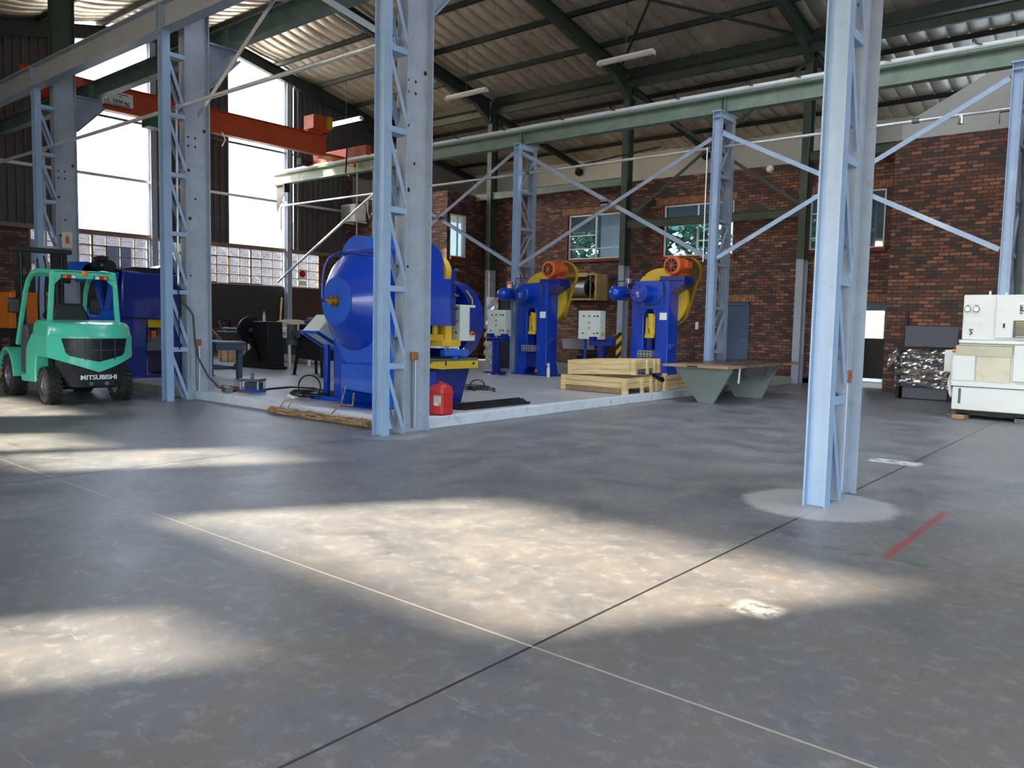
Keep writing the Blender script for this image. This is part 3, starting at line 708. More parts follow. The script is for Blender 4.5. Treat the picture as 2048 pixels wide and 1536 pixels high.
portal_column(-2.25, 'green steel wall column behind the white machine', haz=False)
# posts of the gable wall
def gable_post(y, lab, haz=False):
    t = thing('gable_post', lab, 'column', (-24.75, y, 0))
    MB().ibeam((-24.78, y, PZ), (-24.78, y, zr(y)-.5), .2, .2, .014, .01, up=(1, 0, 0)).build('shaft', M['steel_pale'], t)
    MB().box(-24.9, -24.66, y+.09, y+.12, 3.9, zr(y)-.5).build('edge_strip', M['dgreen'], t)
    if haz: B(-24.672, -24.665, y-.1, y+.1, PZ, 1.3).build('hazard_band', M['hazard'], t, smooth=False)
gable_post(12.1, 'pale steel post of the end wall left of the laced column with hose')
gable_post(17.02, 'pale steel post of the end wall with a striped foot', True)
gable_post(7.4, 'steel post of the end wall behind the forklift column')
# rafters
def rafter(i, x):
    dk = 'dark' if i < 2 else 'dgreen'
    for sgn, side in ((1, 'window'), (-1, 'office')):
        mir = (lambda y: y) if sgn == 1 else (lambda y: 28.8-y)
        if sgn == 1: lab = 'dark rafter rising from the middle columns, %s' % ORD[i]
        else: lab = 'dark rafter falling to the office side, %s' % ORD[i]
        t = thing('roof_rafter', lab, 'rafter', (x, mir(10.9), 9.8))
        lo = [(7.56 if sgn == 1 else 7.42, 8.45), (8.2, 8.97), (14.4, 10.33)]; hi = [(14.4, 10.68), (7.56 if sgn == 1 else 7.42, 9.22)]
        pts = [(mir(a), b_) for a, b_ in lo+hi]
        mb = MB().prism(pts, 'x', x-.006, x+.006)
        for a, b_ in zip(lo, lo[1:]): mb.bar((x, mir(a[0]), a[1]), (x, mir(b_[0]), b_[1]), .18, .014)
        mb.bar((x, mir(hi[0][0]), hi[0][1]), (x, mir(hi[1][0]), hi[1][1]), .18, .014)
        mb.build('rafter_beam', M[dk], t)
for i, x in enumerate(PXS): rafter(i, x)
for i, x in enumerate(PXS):
    t = thing('lean_to_rafter', 'short dark rafter over the offices, %s' % ORD[i], 'rafter', (x, 24.3, 8.4))
    MB().ibeam((x, 21.7, 8.80), (x, 26.95, 7.84), .2, .12, .012, .01).build('rafter_beam', M['dark'], t)
    if i: MB().box(x-.12, x+.12, 26.8, 27.0, 7.55, 7.74).cyl((x-.05, 26.85, 7.56), (x+.1, 26.85, 7.5), .06, .05, 8).build('end_shoe', M['blackm'], t)
# purlins
PN = ['lowest', 'second', 'third', 'fourth', 'highest']
def purlin(y, zt, lab, mat='dark', h=.15, x0=-25, x1=9):
    o = MB().box(x0, x1, y-.03, y-.024, zt-h, zt).box(x0, x1, y-.03, y+.035, zt-h, zt-h+.008).box(x0, x1, y-.03, y+.035, zt-.008, zt).build('roof_purlin', M[mat]); tag(o, lab, 'purlin')
for k, y in enumerate((8.95, 10.6, 12.25, 13.9)): purlin(y, zr(y)-.03, 'long dark purlin on the slope above the crane, %s' % ['lowest', 'second', 'third', 'highest'][k])
for k, y in enumerate((21.5, 19.85, 18.2, 16.55, 14.9)): purlin(y, zr(y)-.03, 'long dark purlin on the slope towards the offices, %s' % PN[k])
for k, y in enumerate((27.05, 25.8, 24.3, 22.8)): purlin(y, zl(y)-.03, 'long dark purlin over the offices, %s' % PN[k], 'blackm', .12, x1=9 if y < 25 else -4.0)
# eaves beam and struts along the office side
o = MB().ibeam((-24.7, 21.4, 8.84), (8.9, 21.4, 8.84), .24, .12, .012, .01).build('eaves_beam', M['dgreen']); tag(o, 'long green eaves beam just under the roof edge over the wall columns', 'beam')
def strut(x0, x1, z, lab, mat='dgreen', h=.24):
    o = MB().ibeam((x0, 21.5, z), (x1, 21.5, z), h, .1, .012, .01).build('wall_strut', M[mat]); tag(o, lab, 'beam')
strut(-24.6, -19.2, 5.95, 'green horizontal strut left of the striped wall column over the brick corner', 'green')
strut(-18.95, -13.55, 5.95, 'green horizontal strut above the left office window', 'green')
strut(-13.35, -7.95, 4.60, 'green horizontal strut crossing the middle office window')
strut(-7.75, -2.35, 6.05, 'green horizontal strut right of the nearest column above the right window')
strut(-2.15, 8.9, 6.10, 'green horizontal strut on top of the right brick wall')
def brace(p0, p1, lab, mat='steel_grey', w=.09, name='diagonal_brace'):
    p0 = Vector(p0); p1 = Vector(p1); o = MB().bar(p0, p1, .008, w).bar(p0+Vector((0, .03, w/2)), p1+Vector((0, .03, w/2)), .06, .008).build(name, M[mat]); tag(o, lab, 'brace'); return o
brace((-13.3, 21.52, 4.8), (-8.0, 21.52, 8.5), 'green wall brace rising right behind the slim columns', 'dgreen')
brace((-13.3, 21.47, 8.5), (-8.0, 21.47, 4.85), 'green wall brace falling right to the column left of the doorway', 'dgreen')
# x bracing of the far crane columns
bys = [(-13.33, -7.98), (-7.76, -2.47)]
brace((-13.33, 16.27, 5.88), (-7.98, 16.27, 2.98), 'grey brace falling right from the column behind the left tall press')
brace((-13.33, 16.2, 2.98), (-7.98, 16.2, 5.55), 'grey brace rising right across the left office window')
brace((-7.76, 16.2, 2.98), (-2.47, 16.2, 5.86), 'pale brace rising right from the column behind the grey table', 'steel_blue')
brace((-7.76, 16.27, 5.65), (-2.47, 16.27, 2.95), 'pale brace falling right to the column behind the white machine', 'steel_blue')
brace((-18.95, 16.2, 2.98), (-13.57, 16.2, 5.9), 'pale brace rising right in front of the brick corner')
brace((-18.95, 16.27, 5.7), (-13.57, 16.27, 3.0), 'pale brace falling right past the small side window')
o = MB().tube([(-24.5, 16.4, 2.75), (-19.2, 16.4, 5.45)], .045, 10).build('diagonal_brace', M['pipe']); tag(o, 'round grey brace rising right past the air conditioner', 'brace')
g = MB().box(-10.75, -10.55, 16.1, 16.4, 4.36, 4.40).box(-10.75, -10.55, 16.1, 16.12, 4.30, 4.46).build('brace_gusset', M['dsteel']); tag(g, 'small dark plate where the two far braces cross by the left office window', 'bracket')
g = MB().box(-16.4, -16.15, 16.1, 16.4, 4.40, 4.44).build('brace_gusset', M['dsteel']); tag(g, 'small dark plate where the braces cross by the brick corner', 'bracket')
# near row bracing
brace((-13.3, 7.3, 4.95), (-10.7, 7.3, 6.55), 'pale brace rising right from the column with the hose', 'pipe', .08)
brace((-10.5, 7.3, 6.55), (-7.95, 7.3, 5.02), 'pale brace falling right to the slab corner column', 'steel_blue', .08)
# roof bracing rods
for a, b_, lb in (((-13.4, 20.8, 9.0), (-7.9, 15.0, 10.25), 'dark roof brace rising right above the hanging lamps'), ((-7.9, 20.8, 9.0), (-13.4, 15.0, 10.25), 'dark roof brace rising left above the hanging lamps')):
    o = MB().bar(a, b_, .06, .06).build('roof_brace', M['dark']); tag(o, lb, 'brace')
# pipes
t = thing('service_pipe', 'galvanised pipe running along the near row of columns', 'pipe', (-16, 6.98, 5.05))
MB().tube([(-24.8, 6.98, 5.07), (-7.9, 6.98, 5.04)], .034, 12).build('run', M['pipe'], t)
for x, z1 in ((-19.2, 2.6), (-13.40, 1.95)):
    MB().tube([(x, 6.97, 5.05), (x, 6.97, z1)], .022, 10).cyl((x-.05, 6.98, 5.05), (x+.05, 6.98, 5.05), .045, .045, 12).build('drop', M['pipe'], t)
MB().cyl((-13.40, 6.97, 1.85), (-13.40, 6.97, 2.0), .03, .03, 10).box(-13.40, -13.22, 6.93, 6.96, 1.93, 1.95).build('valve', M['dblue'], t)
t = thing('service_pipe', 'galvanised pipe running below the long far crane beam', 'pipe', (-12, 16.5, 5.42))
MB().tube([(-24.45, 16.5, 4.55), (-24.45, 16.5, 5.32), (-24.35, 16.5, 5.4), (-2.6, 16.5, 5.42), (9, 16.5, 5.45)], .034, 12).build('run', M['pipe'], t)
for x in (-18.9, -13.3, -8.1, -4.0): MB().cyl((x-.06, 16.5, 5.42), (x+.06, 16.5, 5.42), .05, .05, 12).build('coupling', M['dsteel'], t)
MB().cyl((-3.25, 16.5, 5.42), (-3.25, 16.5, 5.26), .04, .05, 10).build('tee', M['chrome'], t)
MB().tube([(-8.03, 16.1, 5.35), (-8.03, 16.1, 2.9)], .012, 6).build('drop', M['plastic'], t)

# hanging fluorescent lamps
def lamp(x, lab, on):
    t = thing('hanging_lamp', lab, 'lamp', (x, 18.2, 8.0)); z = 8.42; L = .83
    B(x-L, x+L, 18.15, 18.25, z+.03, z+.10).build('batten', M['white'], t, bevel=.01)
    for s_ in (-.055, .055): MB().cyl((x-L+.03, 18.2+s_, z-.005), (x+L-.03, 18.2+s_, z-.005), .022, .022, 10).build('tube', M['tube'] if on else M['tube_off'], t)
    for s_ in (-1, 1): B(x+s_*L-.015, x+s_*L+.015, 18.11, 18.29, z-.04, z+.06).build('lamp_holder', M['white'], t)
    MB().tube([(x, 18.2, z+.1), (x, 18.2, 9.85)], .008, 6).build('cord', M['dsteel'], t)
lamp(-11.5, 'unlit white twin tube lamp hanging nearest, highest in the picture', False)
lamp(-17.2, 'unlit white twin tube lamp hanging right of the slab corner column', False)
lamp(-23.0, 'lit white tube lamp hanging above the orange crane end', True)

# overhead crane
cr = thing('overhead_crane', 'orange overhead travelling crane spanning from near to far crane beam', 'crane', (-21.1, 12, 6.5))
gx = -21.1
MB().ibeam((gx, 7.2, 6.93), (gx, 15.9, 6.93), .64, .26, .02, .012).build('girder', M['orange'], cr)
ec = MB()
for yy in (7.98, 16.5): pass
MB().box(gx-1.35, gx+1.35, 16.4, 16.62, 6.60, 6.92).build('end_carriage', M['orange'], cr, bevel=.01)
MB().box(gx-1.35, gx+1.25, 7.88, 8.10, 6.70, 6.95).build('end_carriage', M['orange'], cr, bevel=.01)
MB().box(gx-.3, gx+.3, 15.7, 16.40, 6.58, 6.66).build('end_carriage', M['orange'], cr, bevel=.01)
for s_ in (-1.15, 1.05):
    MB().cyl((gx+s_, 16.42, 6.57), (gx+s_, 16.56, 6.57), .08, .08, 16).build('wheel', M['dsteel'], cr)
    MB().cyl((gx+s_, 7.93, 6.77), (gx+s_, 8.05, 6.77), .08, .08, 16).build('wheel', M['dsteel'], cr)
MB().cyl((gx-1.55, 16.2, 6.66), (gx-1.55, 16.42, 6.66), .12, .12, 16).box(gx-1.68, gx-1.42, 15.98, 16.2, 6.55, 6.77).build('drive_motor', M['blackm'], cr, bevel=.01)
hb = MB().box(gx-.05, gx+.45, 15.1, 15.75, 7.30, 7.72).build('switch_box', M['orange'], cr, bevel=.01)
MB().box(gx+.46, gx+.6, 15.55, 15.7, 7.34, 7.70).build('switch', M['gold'], hb)
MB().box(gx-.2, gx+.3, 15.0, 15.3, 7.20, 7.24).build('bracket', M['orange'], cr)
pg = MB().box(gx+.131, gx+.137, 8.75, 9.75, 6.76, 7.10).build('load_plate', M['label'], cr, smooth=False)
T = Matrix.Translation((gx+.139, 9.25, 6.86))
text('S.W.L. 5000 kg', .13, M['black'], pg, T @ FACE_PX)
dm = MB()
for (ya, yb, z) in ((9.3, 9.6, 7.05), (9.1, 9.2, 6.98), (9.4, 9.45, 6.99), (8.95, 9.15, 7.03), (8.85, 9.65, 6.785)):
    yy = ya
    while yy < yb: dm.box(gx+.137, gx+.139, yy, yy+.028, z-.012, z+.012); yy += .036
dm.build('small_print', M['blackm'], pg, smooth=False)
hs = MB().box(gx+.15, gx+.55, 9.95, 10.6, 6.32, 6.62).cyl((gx+.3, 10.6, 6.42), (gx+.3, 11.15, 6.42), .13, .13, 18).build('hoist', paint('hoist_green', S(20, 92, 66), .4), cr, bevel=.015)
MB().cyl((gx+.3, 11.15, 6.42), (gx+.3, 11.4, 6.42), .12, .1, 18).build('hoist_cap', M['orange'], hs)
MB().tube([(gx+.3, 10.3, 6.35), (gx+.32, 10.5, 6.0), (gx+.3, 10.35, 5.9)], .02, 8).build('hook', M['dsteel'], hs)
for k, yy in enumerate((11.6, 12.2)):
    MB().tube([(gx+.2, yy, 6.64), (gx+.2, yy+.1, 6.45), (gx+.2, yy, 6.25)], .018, 6).build('festoon_loop', M['plastic'], cr)
MB().tube([(gx+.55, 16.3, 6.9), (gx+.55, 16.25, 6.1)], .025, 6).build('collector_arm', M['black'], cr)
MB().cyl((gx+.75, 16.3, 6.36), (gx+.95, 16.3, 6.30), .07, .05, 12).build('collector_shoe', M['motor'], cr)

# ================================================================== FORKLIFT
fk = local(thing('forklift', 'mint green forklift truck seen from behind beside the raised slab', 'forklift', (-14.1, 5.69, 0)))
def xo(y): return -.62+.37*(min(1, abs(y)/.66))**2.6
ys_ = [-.66+1.32*i/24 for i in range(25)]
outl = [(.5, -.66), (.1, -.665)]+[(xo(y), y) for y in ys_]+[(.1, .665), (.5, .66)]
cw = MB(); rows = [(None, 0), (.86, 0), (1.12, .0), (1.14, .012), (1.30, .03), (1.36, .07), (1.385, .14)]
vs = []; n = len(outl)
for z, ins in rows:
    for (x, y) in outl:
        k = 1-ins/.66
        zz = (.54+.24*abs(y)/.66) if z is None else z
        if z is None and x > -.2: zz = .78
        dz = 0 if z is None or z < 1.2 else -.05*max(0, (abs(x)/.6))*(1 if x < 0 else 0)
        vs.append((x+ins*.9 if x < .2 else x, y*k, zz+dz))
fs = [(r*n+i, r*n+i+1, (r+1)*n+i+1, (r+1)*n+i) for r in range(len(rows)-1) for i in range(n-1)]
fs += [tuple((len(rows)-1)*n+i for i in range(n)), tuple(range(n-1, -1, -1))]
fs += [(r*n+n-1, r*n, (r+1)*n, (r+1)*n+n-1) for r in range(len(rows)-1)]
cw.add(vs, fs); cwo = cw.build('counterweight', M['mint'], fk, angle=28)
def rearstrip(y0, y1, zt, zb, off=.008, nseg=20, thick=.02):
    mb = MB(); vs = []; 
    for i in range(nseg+1):
        y = y0+(y1-y0)*i/nseg; x = xo(y)-off
        for (dx, z) in ((0, zb(y)), (0, zt(y)), (thick, zt(y)), (thick, zb(y))): vs.append((x+dx, y, z))
    fs = []
    for i in range(nseg):
        for k in range(4): fs.append((i*4+k, i*4+(k+1) % 4, (i+1)*4+(k+1) % 4, (i+1)*4+k))
    fs += [(0, 1, 2, 3), (nseg*4+3, nseg*4+2, nseg*4+1, nseg*4)]
    return mb.add(vs, fs)
gr = rearstrip(-.50, .50, lambda y: 1.09 if abs(y) < .495 else 1.09, lambda y: .71+.12*abs(y)/.5+(.25*(abs(y)-.44)/.06 if abs(y) > .44 else 0)).build('grille', M['black'], fk)
gb = rearstrip(-.46, .46, lambda y: .925-.02*(1-abs(y)/.5), lambda y: .912-.02*(1-abs(y)/.5), off=.018)
for y in (-.26, -.03, .2): gb.box(xo(y)-.016, xo(y)+.0, y-.006, y+.006, .74, 1.08)
gb.build('grille_bar', M['char'], gr)
bp = MB(); vs = []
for i in range(17):
    y = -.50+1.0*i/16; x = xo(y)+.03; t = abs(y)/.5; zb = .30+.0*t
    if t > .75: zb = .30+(t-.75)/.25*.30
    vs += [(x, y, zb), (x, y, .60+.2*t), (x+.3, y, .60+.2*t), (x+.3, y, zb)]
fs = []
for i in range(16):
    for k in range(4): fs.append((i*4+k, i*4+(k+1) % 4, (i+1)*4+(k+1) % 4, (i+1)*4+k))
fs += [(0, 1, 2, 3), (67, 66, 65, 64)]
bmp = bp.add(vs, fs).build('rear_bumper', M['blackm'], fk)
T = Matrix.Translation((-.612, .0, .455)) @ Matrix.Rotation(-PI/2, 4, 'Z') @ Matrix.Rotation(PI/2, 4, 'X') @ Matrix.Diagonal((1.06, 1, 1, 1))
text('MITSUBISHI', .105, M['label'], bmp, T, ext=.006)
MB().box(-.60, -.57, -.25, .25, .31, .41).build('hitch_plate', M['black'], bmp, bevel=.004)
for y in (-.12, .12): MB().cyl((-.60, y, .355), (-.625, y, .355), .035, .03, 12).build('hitch_pin', M['dsteel'], bmp)
# body sides, step, fenders, floor
for s_ in (1, -1):
    y0, y1 = (.42*s_, .63*s_) if s_ > 0 else (.63*s_, .42*s_)
    pts = [(.48, .33), (1.28, .30), (1.32, .42), (1.02, .44), (.98, .88), (.88, .98), (.78, 1.05), (.7, 1.12), (.48, 1.2), (.42, .9), (.42, .78), (.46, .70)]
    MB().prism(pts, 'y', y0, y1).build('side_panel', M['mint'], fk, bevel=.02)
    a = MB(); k = 12; arc = [(1.95+.47*math.cos(PI*(1-.92*i/k)), .37+.50*math.sin(PI*(1-.92*i/k))) for i in range(k+1)]
    arc2 = [(1.95+.42*math.cos(PI*(1-.92*i/k)), .37+.44*math.sin(PI*(1-.92*i/k))) for i in range(k+1)][::-1]
    a.prism(arc+arc2, 'y', min(.36*s_, .70*s_), max(.36*s_, .70*s_)).build('fender', M['mint'], fk, bevel=.008)
MB().box(.4, 2.2, -.42, .42, .45, .78).build('chassis', M['blackm'], fk, bevel=.02)
MB().prism([(.45, .75), (1.05, .75), (1.08, 1.08), (1.02, 1.14), (.45, 1.18)], 'y', -.42, .42).build('engine_hood', M['char'], fk, bevel=.02)
MB().prism([(1.75, .75), (1.95, .75), (1.88, 1.2), (1.80, 1.28), (1.72, 1.2)], 'y', -.40, .40).build('dashboard', M['blackm'], fk, bevel=.02)
MB().prism([(1.0, .45), (1.40, .45), (1.40, .95), (1.30, 1.28), (1.06, 1.30), (1.0, 1.2)], 'y', .43, .60).build('step_cover', M['char'], fk, bevel=.025)
# seat
st_ = MB().box(.55, 1.0, -.17, .31, 1.16, 1.28).build('seat', M['seat'], fk, bevel=.04)
vs = [(.46, -.18, 1.2), (.46, .36, 1.2), (.46, .38, 1.42), (.46, .26, 1.66), (.46, -.10, 1.66), (.46, -.22, 1.42)]
MB().prism([(y, z) for _, y, z in vs], 'x', .40, .52).build('backrest', M['seat'], fk, bevel=.045)
# overhead guard
og = MB()
sq = .065
def gpath(pts, mb, w=.06, h=.075):
    for a, b_ in zip(pts, pts[1:]): mb.bar(a, b_, w, h)
    for p in pts[1:-1]: mb.cyl((p[0], p[1]-w/2, p[2]), (p[0], p[1]+w/2, p[2]), h/2, h/2, 10)
for s_ in (1, -1):
    gpath([(.02, .53*s_, 1.34), (.0, .49*s_, 1.95), (.02, .47*s_, 2.16), (.55, .47*s_, 2.21), (1.05, .47*s_, 2.18), (1.28, .48*s_, 2.06), (1.45, .49*s_, 1.85), (1.58, .51*s_, 1.5), (1.78, .54*s_, .92)], og)
    og.prism([(.49*s_, 1.92), (.47*s_, 2.16), (.30*s_, 2.12)], 'x', -.01, .04)
og.bar((.0, -.5, 2.12), (.0, .5, 2.12), .06, .10).bar((1.12, -.48, 2.15), (1.12, .48, 2.15), .08, .05)
for i in range(7): og.bar((.12+i*.14, -.46, 2.20), (.12+i*.14, .46, 2.20), .05, .02)
ogo = og.build('overhead_guard', M['mint'], fk, bevel=.008)
for s_ in (1, -1):
    lc = MB().box(-.075, -.03, .14*s_+(.0 if s_ > 0 else -.22), .14*s_+(.22 if s_ > 0 else 0), 2.06, 2.125).build('tail_lamp', M['black'], fk, bevel=.006)
    b0 = .15*s_; w_ = .066*s_
    for k, c_ in enumerate(('white', 'lampred', 'amber')):
        ya, yb = sorted((b0+w_*k, b0+w_*(k+1)*.98)); MB().box(-.083, -.07, ya, yb, 2.068, 2.118).build('lens', M[c_], lc, bevel=.004)
MB().cyl((-.04, .0, 2.12), (-.04, 0, 2.2), .05, .04, 16).build('beacon', M['amber'], fk)
# mast
ms = fk
for y in (-.40, .28):
    MB().ibeam((2.36, y+.06, .12), (2.36, y+.06, 2.05), .14, .1, .014, .012, up=(1, 0, 0)).build('outer_rail', M['blackm'], fk)
    MB().ibeam((2.36, y+(.11 if y < 0 else .01), .25), (2.36, y+(.11 if y < 0 else .01), 2.62), .11, .08, .012, .012, up=(1, 0, 0)).build('inner_rail', M['char'], fk)
    MB().cyl((2.24, y+.06, .2), (2.24, y+.06, 1.55), .04, .04, 14).cyl((2.24, y+.06, 1.5), (2.24, y+.06, 2.6), .022, .022, 12).build('lift_cylinder', M['black'], fk)
MB().box(2.28, 2.46, -.54, .52, 2.61, 2.70).build('mast_crosshead', M['black'], fk, bevel=.01)
for q_ in ((2.30, 2.44, -.46, -.20, 2.28, 2.62), (2.30, 2.44, .16, .42, 2.3, 2.62), (2.26, 2.30, -.50, -.16, 2.06, 2.14), (2.26, 2.30, .14, .48, 2.10, 2.18)): MB().box(*q_).build('mast_bracket', M['blackm'], fk, bevel=.01)
MB().tube([(2.28, .06, 2.5), (2.22, .05, 2.2), (2.26, .06, 1.8), (2.3, .05, 1.2)], .016, 6).tube([(2.28, -.05, 2.55), (2.2, -.07, 2.3), (2.25, -.05, 1.9), (2.3, -.06, 1.2)], .016, 6).build('mast_hose', M['black'], fk)
MB().box(2.44, 2.52, -.5, .5, .45, .6).box(2.44, 2.52, -.5, .5, .9, 1.0).build('fork_carriage', M['blackm'], fk, bevel=.01)
for y in (-.35, .25): MB().prism([(2.5, .9), (2.56, .9), (2.56, .12), (3.5, .08), (3.5, .05), (2.5, .05)], 'y', y, y+.1).build('fork', M['black'], fk)
# steering wheel and mirrors
sw = MB(); c0 = Vector((1.55, .0, 1.42)); ax = Vector((-.6, 0, .8)).normalized(); xx = Vector((0, 1, 0)); yy = ax.cross(xx)
sw.tube([c0+xx*(.18*math.cos(a))+yy*(.18*math.sin(a)) for a in [2*PI*i/24 for i in range(24)]], .014, 8, closed=True).bar(c0-xx*.17, c0+xx*.17, .03, .012).cyl(c0, c0-ax*.35, .025)
sw.build('steering_wheel', M['black'], fk)
for (y, x) in ((.66, 1.50), (-.66, 1.50)):
    mm = MB().box(x-.02, x+.03, y-.09, y+.09, 1.48, 1.74).build('mirror', M['black'], fk, bevel=.02)
    B(x-.026, x-.021, y-.075, y+.075, 1.50, 1.72).build('mirror_glass', M['screen'], mm); MB().tube([(x, y, 1.7), (x, y*.9, 1.8), (x+.02, y*.76, 1.75)], .012, 6).build('mirror_arm', M['black'], mm)
for k in range(3): MB().tube([(1.6, -.15-.08*k, 1.1), (1.5, -.15-.08*k, 1.38)], .01, 6).build('lever', M['black'], fk)
def wheel(x, y, r, w, s_):
    ty = MB(); prof = [(-w/2, r*.55), (-w/2, r*.88), (-w/2+.02, r*.97), (-w*.3, r), (w*.3, r), (w/2-.02, r*.97), (w/2, r*.88), (w/2, r*.55), (-w/2, r*.55)]
    ty.lathe((x, y, r), (0, 1, 0), prof, 32, caps=False)
    for i in range(22):
        a = 2*PI*i/22
        for sd, ph in ((-1, 0), (1, PI/22)):
            ca, sa = math.cos(a+ph), math.sin(a+ph)
            c_ = Vector((x+ca*(r+.004), y+sd*w*.27, r+sa*(r+.004)-.004*0))
            mt = Matrix.Translation(c_) @ Matrix.Rotation(-(a+ph), 4, 'Y') @ Matrix.Rotation(.35*sd, 4, 'X')
            ty.box(-.014, .014, -w*.24, w*.24, -.026, .026, mt)
    t = ty.build('tyre', M['rubber'], fk)
    MB().lathe((x, y, r), (0, s_, 0), [(w*.1, .001), (w*.12, r*.2), (w*.42, r*.22), (w*.43, r*.3), (w*.2, r*.34), (w*.15, r*.5), (w*.44, r*.545), (-w*.45, r*.545)], 24).build('rim', M['steel'], t)
    for i in range(6):
        a = 2*PI*i/6; MB().cyl((x+r*.26*math.cos(a), y+s_*w*.4, r+r*.26*math.sin(a)), (x+r*.26*math.cos(a), y+s_*w*.47, r+r*.26*math.sin(a)), .014, .012, 6).build('wheel_nut', M['dsteel'], t)
wheel(.0, .55, .30, .2, 1); wheel(.0, -.55, .30, .2, -1); wheel(1.95, .56, .36, .24, 1); wheel(1.95, -.56, .36, .24, -1)
MB().cyl((0, -.48, .3), (0, .48, .3), .07, .07, 14).cyl((1.95, -.5, .36), (1.95, .5, .36), .08, .08, 14).build('axle', M['black'], fk)
fk.rotation_euler = (0, 0, PI-.07)

# ================================================================== LEFT PRESS behind the forklift
lp = thing('mechanical_press', 'large dark blue press behind the forklift with black motor on top', 'press', (-17.3, 8.2, PZ))
MB().prism([(7.50, 1.42), (8.75, 1.38), (8.75, 2.36), (7.56, 2.40)], 'x', -17.9, -16.82).build('crown', M['dblue'], lp, bevel=.03)
MB().box(-17.8, -16.9, 7.55, 8.08, PZ, 1.45).build('upright', M['dblue'], lp, bevel=.02)
MB().box(-17.8, -16.95, 8.5, 9.05, PZ, 1.45).build('upright', M['dblue'], lp, bevel=.02)
MB().prism([(-17.5, 1.40), (-17.22, 1.40), (-16.86, 2.36), (-17.12, 2.36)], 'y', 7.42, 7.50).prism([(-18.0, 2.3), (-17.8, 2.3), (-17.35, 1.35), (-17.5, 1.35)], 'y', 7.42, 7.50).build('side_rib', M['bblue'], lp, bevel=.01)
MB().prism([(8.9+.75*math.cos(a), 2.0+.62*math.sin(a)) for a in [PI*i/14 for i in range(15)]], 'x', -17.7, -17.2).build('flywheel_guard', M['dblue'], lp, bevel=.02)
MB().cyl((-18.2, 7.25, 2.36), (-17.6, 7.25, 2.36), .2, .2, 20).prism([(6.75, 2.2), (7.6, 2.2), (7.6, 2.40), (7.2, 2.58), (6.9, 2.56), (6.75, 2.44)], 'x', -18.0, -17.6).build('belt_guard', M['bblue'], lp, bevel=.02)
mt_ = MB().cyl((-17.55, 7.35, 2.47), (-17.0, 7.35, 2.47), .155, .155, 24).cyl((-17.0, 7.35, 2.47), (-16.94, 7.35, 2.47), .16, .13, 24).box(-17.4, -17.15, 7.22, 7.42, 2.6, 2.68).build('motor', M['black'], lp)
MB().box(-17.6, -16.95, 7.5, 8.9, 2.38, 2.44).box(-17.5, -17.0, 7.9, 8.7, 2.44, 2.5).build('top_deck', M['black'], lp, bevel=.01)
MB().blob((-16.9, 6.98, 1.45), .19, .19, .17, 20, 12).cyl((-16.9, 6.98, 1.45), (-17.0, 7.5, 1.45), .15, .15, 18).build('air_tank', M['bblue'], lp)
MB().box(-17.6, -16.9, 8.08, 8.5, .72, .90).build('bolster', M['dsteel'], lp, bevel=.01)
MB().box(-17.5, -16.88, 8.1, 8.48, 1.22, 1.40).build('ram', M['gold'], lp, bevel=.01)
MB().box(-17.3, -16.95, 8.12, 8.46, .90, 1.05).box(-17.2, -17.0, 8.14, 8.2, 1.05, 1.2).box(-17.2, -17.0, 8.36, 8.42, 1.05, 1.2).build('die_set', M['dsteel'], lp, bevel=.006)
MB().box(-16.9, -16.86, 8.16, 8.26, 1.0, 1.16).build('guard_plate', M['motor'], lp)
MB().box(-17.9, -16.8, 7.42, 9.1, PZ, PZ+.05).build('base_plate', M['dblue'], lp)

# ================================================================== MAIN PRESS on the slab corner
bp_ = thing('mechanical_press', 'big blue press with round flywheel cover behind the slab corner column', 'press', (-9.7, 8.7, PZ))
FC = Vector((-9.93, 8.05, 1.765))
MB().lathe(FC, (0, -1, 0), [(-.30, .70), (-.28, .78), (0, .78), (.03, .765), (.36, .37), (.362, .35), (.366, .345), (.37, .001)], 64).build('flywheel_cover', M['blue'], bp_, angle=18)
MB().cyl(FC+Vector((0, -.365, 0)), FC+Vector((0, -.372, 0)), .36, .355, 48).build('cover_plate', M['bblue'], bp_)
hb = MB().lathe(FC+Vector((0, -.36, 0)), (0, -1, 0), [(0, .085), (.06, .085), (.06, .055), (.1, .055), (.1, .065), (.13, .065), (.135, .02), (.22, .02), (.22, .0)], 20).build('rotary_union', M['brass'], bp_)
tb = MB().tube([FC+Vector((0, -.56, 0)), FC+Vector((-.03, -.60, 0)), FC+Vector((-.04, -.6, .05)), FC+Vector((-.03, -.6, .3)), FC+Vector((.0, -.58, .5)), FC+Vector((.07, -.55, .64)), FC+Vector((.2, -.5, .71)), FC+Vector((.4, -.42, .72)), FC+Vector((.85, -.2, .66))], .022, 12)
for k in range(5): tb.cyl(FC+Vector((-.042, -.6, .04+.045*k)), FC+Vector((-.042, -.6, .065+.045*k)), .032, .032, 12)
tb.build('lube_pipe', M['dblue'], bp_)
MB().prism([(-9.88, PZ+.02), (-9.84, PZ+.02), (-9.84, .42), (-9.02, .38), (-9.02, PZ+.02), (-8.97, PZ+.02), (-8.97, .80), (-9.88, .80)], 'y', 7.74, 8.25).prism([(-10.12, .80), (-8.97, .80), (-9.12, 1.2), (-9.2, 1.7), (-10.68, 1.72), (-10.58, 1.45), (-10.34, 1.05)], 'y', 8.02, 8.25).build('flywheel_stand', M['bblue'], bp_, bevel=.01)
MB().box(-9.90, -8.95, 7.72, 8.3, PZ, PZ+.02).build('stand_base', M['blue'], bp_)
